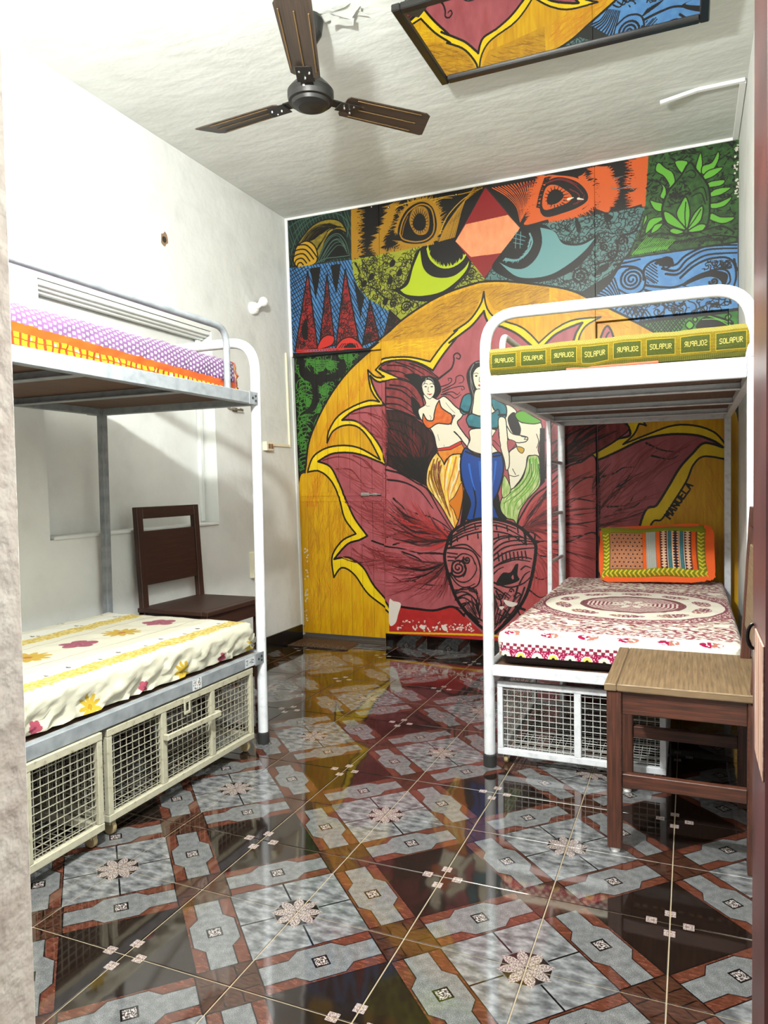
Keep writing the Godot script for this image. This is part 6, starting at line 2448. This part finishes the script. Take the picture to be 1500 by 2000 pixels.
func basket(called: String, label: String, at: Vector3, turn: float, w: float, depth: float, y0: float, y1: float, ups: Array, m: Material, wm: Material, handle: bool, per: int) -> void:
	var t := thing(called, label, "basket", at, turn, "rolling wire baskets")
	var b := 0.024
	for q: Array in [["top_bar", y1], ["bottom_bar", y0 + b]]:
		var st := begin()
		span(st, Vector3(0, float(q[1]) - b, -0.022), Vector3(w, q[1], 0), 0.002)
		part(t, q[0], st, m)
		st = begin()
		span(st, Vector3(0, float(q[1]) - b, -depth), Vector3(w, q[1], -depth + 0.022), 0.002)
		part(t, q[0], st, m)
		for x: float in [0.0, w - 0.022]:
			st = begin()
			span(st, Vector3(x, float(q[1]) - b, -depth + 0.022), Vector3(x + 0.022, q[1], -0.022), 0.002)
			part(t, q[0], st, m)
	var xs := [0.011]
	xs.append_array(ups)
	xs.append(w - 0.011)
	for x: float in xs:
		var hw := 0.011 if x < 0.02 or x > w - 0.02 else 0.013
		var st := begin()
		span(st, Vector3(x - hw, y0 + b, -0.021), Vector3(x + hw, y1 - b, -0.001), 0.002)
		part(t, "upright", st, m)
	for x: float in [0.0, w - 0.022]:
		var st := begin()
		span(st, Vector3(x, y0 + b, -depth), Vector3(x + 0.022, y1 - b, -depth + 0.022), 0.002)
		part(t, "upright", st, m)
	var wr := 0.0022
	# front panels, each its own square of mesh, then sides, back and bottom
	for k in xs.size() - 1:
		var a: float = xs[k]
		var z: float = xs[k + 1]
		var st := begin()
		wires(st, Vector3(a, y0 + b * 0.5, -0.014), Vector3(z - a, 0, 0), Vector3(0, y1 - y0 - b, 0), maxi(4, int(round((z - a) / 0.0275))), 12, wr, k)
		part(t, "wire_mesh", st, wm)
	var st2 := begin()
	for x: float in [0.011, w - 0.011]:
		st2 = begin()
		wires(st2, Vector3(x, y0 + b * 0.5, -depth + 0.01), Vector3(0, 0, depth - 0.02), Vector3(0, y1 - y0 - b, 0), int(depth / 0.029), 10, wr, 8)
		part(t, "wire_mesh", st2, wm)
	st2 = begin()
	wires(st2, Vector3(0.01, y0 + b * 0.5, -depth + 0.01), Vector3(w - 0.02, 0, 0), Vector3(0, 0, depth - 0.02), int(w / 0.029), int(depth / 0.029), wr, 9)
	part(t, "wire_mesh", st2, wm)
	for q: Array in [[0.03, -0.03], [w - 0.03, -0.03], [0.03, -depth + 0.03], [w - 0.03, -depth + 0.03]]:
		var cs := begin()
		span(cs, Vector3(q[0] - 0.013, y0 - 0.018, q[1] - 0.013), Vector3(q[0] - 0.009, y0, q[1] + 0.013), 0.001)
		span(cs, Vector3(q[0] + 0.009, y0 - 0.018, q[1] - 0.013), Vector3(q[0] + 0.013, y0, q[1] + 0.013), 0.001)
		span(cs, Vector3(q[0] - 0.013, y0 - 0.004, q[1] - 0.013), Vector3(q[0] + 0.013, y0, q[1] + 0.013), 0.001)
		var ca := part(t, "castor", cs, m)
		cs = begin()
		var wrad := y0 * 0.46
		lathe(cs, [Vector2(0.0, -0.008), Vector2(wrad * 0.9, -0.008), Vector2(wrad, -0.005), Vector2(wrad, 0.005), Vector2(wrad * 0.9, 0.008), Vector2(0.0, 0.008)], Vector3(q[0], wrad, q[1]), Basis(Vector3.FORWARD, PI * 0.5), 16)
		part(ca, "wheel", cs, plain(rgb(150, 132, 96), 0.5))
	if handle:
		var hb := begin()
		var yh := lerpf(y0, y1, 0.62)
		bar(hb, Vector3(0.265, yh + 0.004, 0.016), Vector3(0.575, yh - 0.002, 0.016), 0.01, 0.02)
		span(hb, Vector3(0.262, yh - 0.008, -0.002), Vector3(0.276, yh + 0.014, 0.02), 0.002)
		span(hb, Vector3(0.56, yh - 0.012, -0.002), Vector3(0.574, yh + 0.01, 0.02), 0.002)
		part(t, "handle", hb, m)
		hb = begin()
		span(hb, Vector3(0.375, y1 - 0.022, 0.0), Vector3(0.41, y1 - 0.004, 0.005), 0.001)
		span(hb, Vector3(0.375, y1 - 0.055, 0.0), Vector3(0.383, y1 - 0.022, 0.005), 0.001)
		span(hb, Vector3(0.402, y1 - 0.055, 0.0), Vector3(0.41, y1 - 0.022, 0.005), 0.001)
		span(hb, Vector3(0.375, y1 - 0.064, 0.0), Vector3(0.41, y1 - 0.054, 0.005), 0.001)
		part(t, "hasp", hb, m)

func wires(st: SurfaceTool, o: Vector3, u: Vector3, v: Vector3, nu: int, nv: int, w: float, seed_: int) -> void:
	rng.seed = 100 + seed_
	for k in range(1, nu):
		var p := o + u * (float(k) / nu + rng.randf_range(-0.004, 0.004))
		bar(st, p, p + v, w, w, 0.0)
	for k in range(1, nv):
		var p := o + v * (float(k) / nv + rng.randf_range(-0.003, 0.003))
		var lift := u.cross(v).normalized() * w * 0.6
		bar(st, p + lift, p + u + lift, w, w, 0.0)

func right_bed() -> void:
	var xa := 0.219
	var xb := 1.142
	var z0 := -1.143
	var z1 := -2.925
	var t := bunk("bunk_bed", "white steel bunk bed in the right corner with a ladder and mandala sheet", xa, xb, z0, z1, 1.758, Vector2(1.456, 1.524), Vector2(0.362, 0.402), M.steel_white, M.steel_white, [-1.52, -2.08, -2.6])
	guard(t, xa, -1.42, -2.45, 1.52, 1.735, 0.0135, M.steel_white)
	var c := t.position
	var st := begin()
	bar(st, Vector3(xa - c.x, 0.402, -2.5 - c.z), Vector3(xa - c.x, 1.456, -2.5 - c.z), 0.024, 0.024)
	part(t, "ladder_rail", st, M.steel_white)
	for y: float in [0.659, 0.928, 1.228]:
		st = begin()
		tube(st, [Vector3(xa - c.x, y, -2.5 - c.z), Vector3(xa - c.x, y, z1 + 0.01 - c.z)], 0.0105, 12)
		part(t, "rung", st, M.steel_white)
	var mt := thing("mattress", "lower right mattress under a cream sheet printed with a maroon mandala", "mattress", Vector3(0.685, 0.403, -2.0175), 0.0, "mattresses")
	st = begin()
	draped(st, Vector3(0, 0.132, 0), 0.437, 0.872, 0.032, 0.094, Vector2(1.14, 2.04), 0.004, 0.012, 9)
	part(mt, "sheet", st, mandala_cloth())
	st = begin()
	span(st, Vector3(-0.42, 0.0, -0.85), Vector3(0.42, 0.1, 0.845), 0.02)
	part(mt, "foam", st, plain(rgb(52, 40, 38), 0.95))
	mt = thing("mattress", "upper right mattress under an olive green woven blanket with lettered blocks", "mattress", Vector3(0.685, 1.523, -2.0), 0.0, "mattresses")
	st = begin()
	var wool := plain(rgb(100, 90, 28), 0.95, 0.0, 0.2)
	draped(st, Vector3(0, 0.1, -0.012), 0.44, 0.852, 0.03, 0.09, Vector2(1.1, 2.0), 0.005, 0.008, 12)
	part(mt, "blanket", st, weave(wool, 0.6))
	# the hem that hangs over the end, printed with its maker's word
	var g := []
	var uv := []
	cloth_noise.seed = 44
	for r in 9:
		var row := []
		var ur := []
		var v := r / 8.0
		for k in 61:
			var u := k / 60.0
			var x := lerpf(-0.446, 0.446, u)
			var n := cloth_noise.get_noise_2d(u * 7.0, v * 1.5)
			var sag := -0.012 * exp(-pow((u - 0.42) / 0.06, 2.0))
			var top := 0.106 + 0.006 * cloth_noise.get_noise_2d(u * 4.0, 3.0) + 0.012 * (u - 0.3)
			var y := top - v * (top - 0.006) + sag * v
			var z := 0.848 + 0.028 * sqrt(sin(PI * clampf(v * 0.9 + 0.08, 0, 1))) + n * 0.006
			row.append(Vector3(x, y, z))
			ur.append(Vector2(u, v))
		g.append(row)
		uv.append(ur)
	st = begin()
	sheet(st, g, uv)
	part(mt, "lettered_hem", st, blanket_front())
	st = begin()
	bar(st, Vector3(-0.16, 0.006, 0.858), Vector3(0.16, 0.008, 0.858), 0.012, 0.008)
	part(mt, "under_sheet", st, plain(rgb(186, 92, 66), 0.9))
	st = begin()
	span(st, Vector3(-0.42, 0.0, -0.83), Vector3(0.42, 0.08, 0.82), 0.02)
	part(mt, "foam", st, plain(rgb(60, 50, 30), 0.95))
	basket("wire_basket", "white wire mesh storage basket on castors under the right bed", Vector3(0.243, 0, -1.17), 0.0, 0.624, 0.7, 0.04, 0.333, [0.31], M.steel_white, M.wire_white, false, 12)
	pillow()

func pillow() -> void:
	var t := thing("pillow", "orange pillow with chevron border, dots and teal stripes leaning on the wall", "pillow", Vector3(0.76, 0.533, -2.7))
	t.rotation = Vector3(deg_to_rad(-22), 0, deg_to_rad(2.5))
	var w := 0.285
	var h := 0.155
	var n := 24
	for face in 2:
		var sg := 1.0 if face == 0 else -1.0
		var g := []
		var uv := []
		for r in n + 1:
			var row := []
			var ur := []
			var v := r / float(n) * 2.0 - 1.0
			for k in n * 2 + 1:
				var u := k / float(n * 2) * 2.0 - 1.0
				var th := 0.062 * pow(maxf(0.0, (1.0 - pow(absf(u), 3.5)) * (1.0 - pow(absf(v), 3.0))), 0.55)
				var pinch := 1.0 - 0.06 * (1.0 - absf(u)) * absf(v)
				var x := u * w * (1.0 - 0.04 * (1.0 - v * v)) * sg
				var y := h + 0.03 - v * h * pinch
				row.append(Vector3(x, y + 0.004 * sin(u * 6.0), th * sg))
				ur.append(Vector2(0.5 + 0.5 * u, 0.5 + 0.5 * v))
			g.append(row)
			uv.append(ur)
		var st := begin()
		sheet(st, g, uv)
		var m := pillow_cloth() if face == 0 else plain(rgb(206, 84, 30), 0.9)
		part(t, "cover_front" if face == 0 else "cover_back", st, m)
	# flat orange flange round the edge
	var st := begin()
	var inner := []
	var outer := []
	for k in 48:
		var a := TAU * k / 48.0
		var ca := signf(cos(a)) * pow(absf(cos(a)), 0.22)
		var sa := signf(sin(a)) * pow(absf(sin(a)), 0.22)
		inner.append(Vector3(ca * (w - 0.014), h + 0.03 + sa * (h - 0.014), 0))
		outer.append(Vector3(ca * (w + (0.034 if ca > 0.0 else 0.008)) + 0.004 * sin(k * 2.0), h + 0.03 + sa * (h + (0.006 if sa > 0.0 else 0.028)) + 0.004 * cos(k * 3.0), 0.01 * sin(k * 1.3) + (0.03 if sa < -0.9 else 0.0)))
	for k in 48:
		var k2 := (k + 1) % 48
		for off: float in [0.003, -0.003]:
			var q := Vector3(0, 0, off)
			facet(st, [inner[k] + q, inner[k2] + q, outer[k2] + q, outer[k] + q], Vector3(0, 0, signf(off)))
		facet(st, [outer[k] + Vector3(0, 0, 0.003), outer[k2] + Vector3(0, 0, 0.003), outer[k2] - Vector3(0, 0, 0.003), outer[k] - Vector3(0, 0, 0.003)], (outer[k] - Vector3(0, h + 0.03, 0)).normalized())
	part(t, "flange", st, plain(rgb(210, 84, 28), 0.9))

# ------------------------------------------------------------------ chairs
func chair(label: String, at: Vector3, turn: float, m: Material, seat_m: Material, foot: Material) -> void:
	# local: front toward +z, back at -z
	var t := thing("wooden_chair", label, "chair", at, turn, "wooden chairs")
	var w := 0.248
	var d := 0.21
	var lg := 0.042
	for sx: float in [-1.0, 1.0]:
		var x := sx * (w - lg * 0.5)
		var st := begin()
		span(st, Vector3(x - lg * 0.5, 0.014, d - lg), Vector3(x + lg * 0.5, 0.49, d), 0.003)
		var f := part(t, "front_leg", st, m)
		st = begin()
		lathe(st, [Vector2(0.0, 0.0), Vector2(0.014, 0.0), Vector2(0.016, 0.014), Vector2(0.0, 0.016)], Vector3(x, 0, d - lg * 0.5), Basis.IDENTITY, 12)
		part(f, "foot_pad", st, foot)
		st = begin()
		span(st, Vector3(x - lg * 0.5, 0.0, -d), Vector3(x + lg * 0.5, 0.5, -d + lg), 0.003)
		bar(st, Vector3(x, 0.48, -d + lg * 0.5), Vector3(x, 1.02, -d + lg * 0.5 - 0.03), lg, lg * 0.72)
		part(t, "back_leg", st, m)
		st = begin()
		span(st, Vector3(x - 0.012, 0.42, -d + lg), Vector3(x + 0.012, 0.49, d - lg), 0.002)
		part(t, "apron", st, m)
		st = begin()
		span(st, Vector3(x - 0.012, 0.2, -d + lg), Vector3(x + 0.012, 0.24, d - lg), 0.002)
		part(t, "stretcher", st, m)
	for z: float in [d - 0.02, -d + lg * 0.5]:
		var st := begin()
		span(st, Vector3(-w + lg, 0.42, z - 0.012), Vector3(w - lg, 0.49, z + 0.012), 0.002)
		part(t, "apron", st, m)
	# seat board with a cleat across its front end
	var sb := begin()
	span(sb, Vector3(-w - 0.006, 0.49, -d - 0.002), Vector3(w + 0.006, 0.513, d - 0.03), 0.003)
	part(t, "seat", sb, seat_m)
	sb = begin()
	span(sb, Vector3(-w - 0.006, 0.49, d - 0.0294), Vector3(w + 0.006, 0.513, d + 0.006), 0.003)
	part(t, "seat_cleat", sb, seat_m)
	var bk := begin()
	var lean := Basis(Vector3.RIGHT, -0.055)
	var zb := -d + lg * 0.5
	box(bk, Vector3(0, 0.99, zb - 0.028), Vector3(2.0 * w - lg * 2.0, 0.06, 0.03), 0.003, lean)
	part(t, "top_rail", bk, m)
	bk = begin()
	box(bk, Vector3(0, 0.76, zb - 0.014), Vector3(2.0 * w - lg * 2.0, 0.275, 0.016), 0.003, lean)
	part(t, "back_panel", bk, m if seat_m == m else seat_m)

func build_chairs() -> void:
	chair("dark brown wooden chair against the left wall beyond the bed", Vector3(-1.405, 0, -1.5), PI * 0.5, M.dark_wood, M.dark_wood, M.rubber)
	chair("worn brown wooden chair in front of the right bunk bed", Vector3(0.927, 0, -0.86), -PI * 0.5, M.chair_wood, M.seat_wood, M.white_paint)

# ------------------------------------------------------------------ doormat
func build_small_things() -> void:
	var t := thing("doormat", "frayed brown doormat lying at the painted door", "doormat", Vector3(-1.42, 0.001, -2.87))
	var g := []
	var uv := []
	cloth_noise.seed = 70
	rng.seed = 70
	for r in 15:
		var row := []
		var ur := []
		for k in 31:
			var u := k / 30.0 * 2.0 - 1.0
			var v := r / 14.0 * 2.0 - 1.0
			var e := maxf(absf(u), absf(v))
			var y := 0.022 * (1.0 - pow(e, 10.0)) + 0.006 * cloth_noise.get_noise_2d(u * 20.0, v * 20.0) * (1.0 - pow(e, 6.0))
			row.append(Vector3(u * 0.23, maxf(y, 0.0), v * 0.1))
			ur.append(Vector2(u, v))
		g.append(row)
		uv.append(ur)
	var st := begin()
	sheet(st, g, uv)
	var m := plain(Color.WHITE, 0.95, 0.0, 0.2)
	m.albedo_texture = noise_tex(0.05, [rgb(28, 22, 18), rgb(74, 54, 38), rgb(128, 98, 68)], [0.0, 0.5, 1.0], 256, 71)
	m.uv1_scale = Vector3(2, 1, 1)
	part(t, "mat", st, m)
	st = begin()
	for k in 60:
		var x := lerpf(-0.23, 0.23, k / 59.0)
		bar(st, Vector3(x, 0.004, 0.098), Vector3(x + rng.randf_range(-0.006, 0.006), 0.003, 0.112 + rng.randf_range(0.0, 0.01)), 0.004, 0.004, 0.0)
	part(t, "fringe", st, plain(rgb(66, 56, 44), 0.95)).set_meta("kind", "stuff")
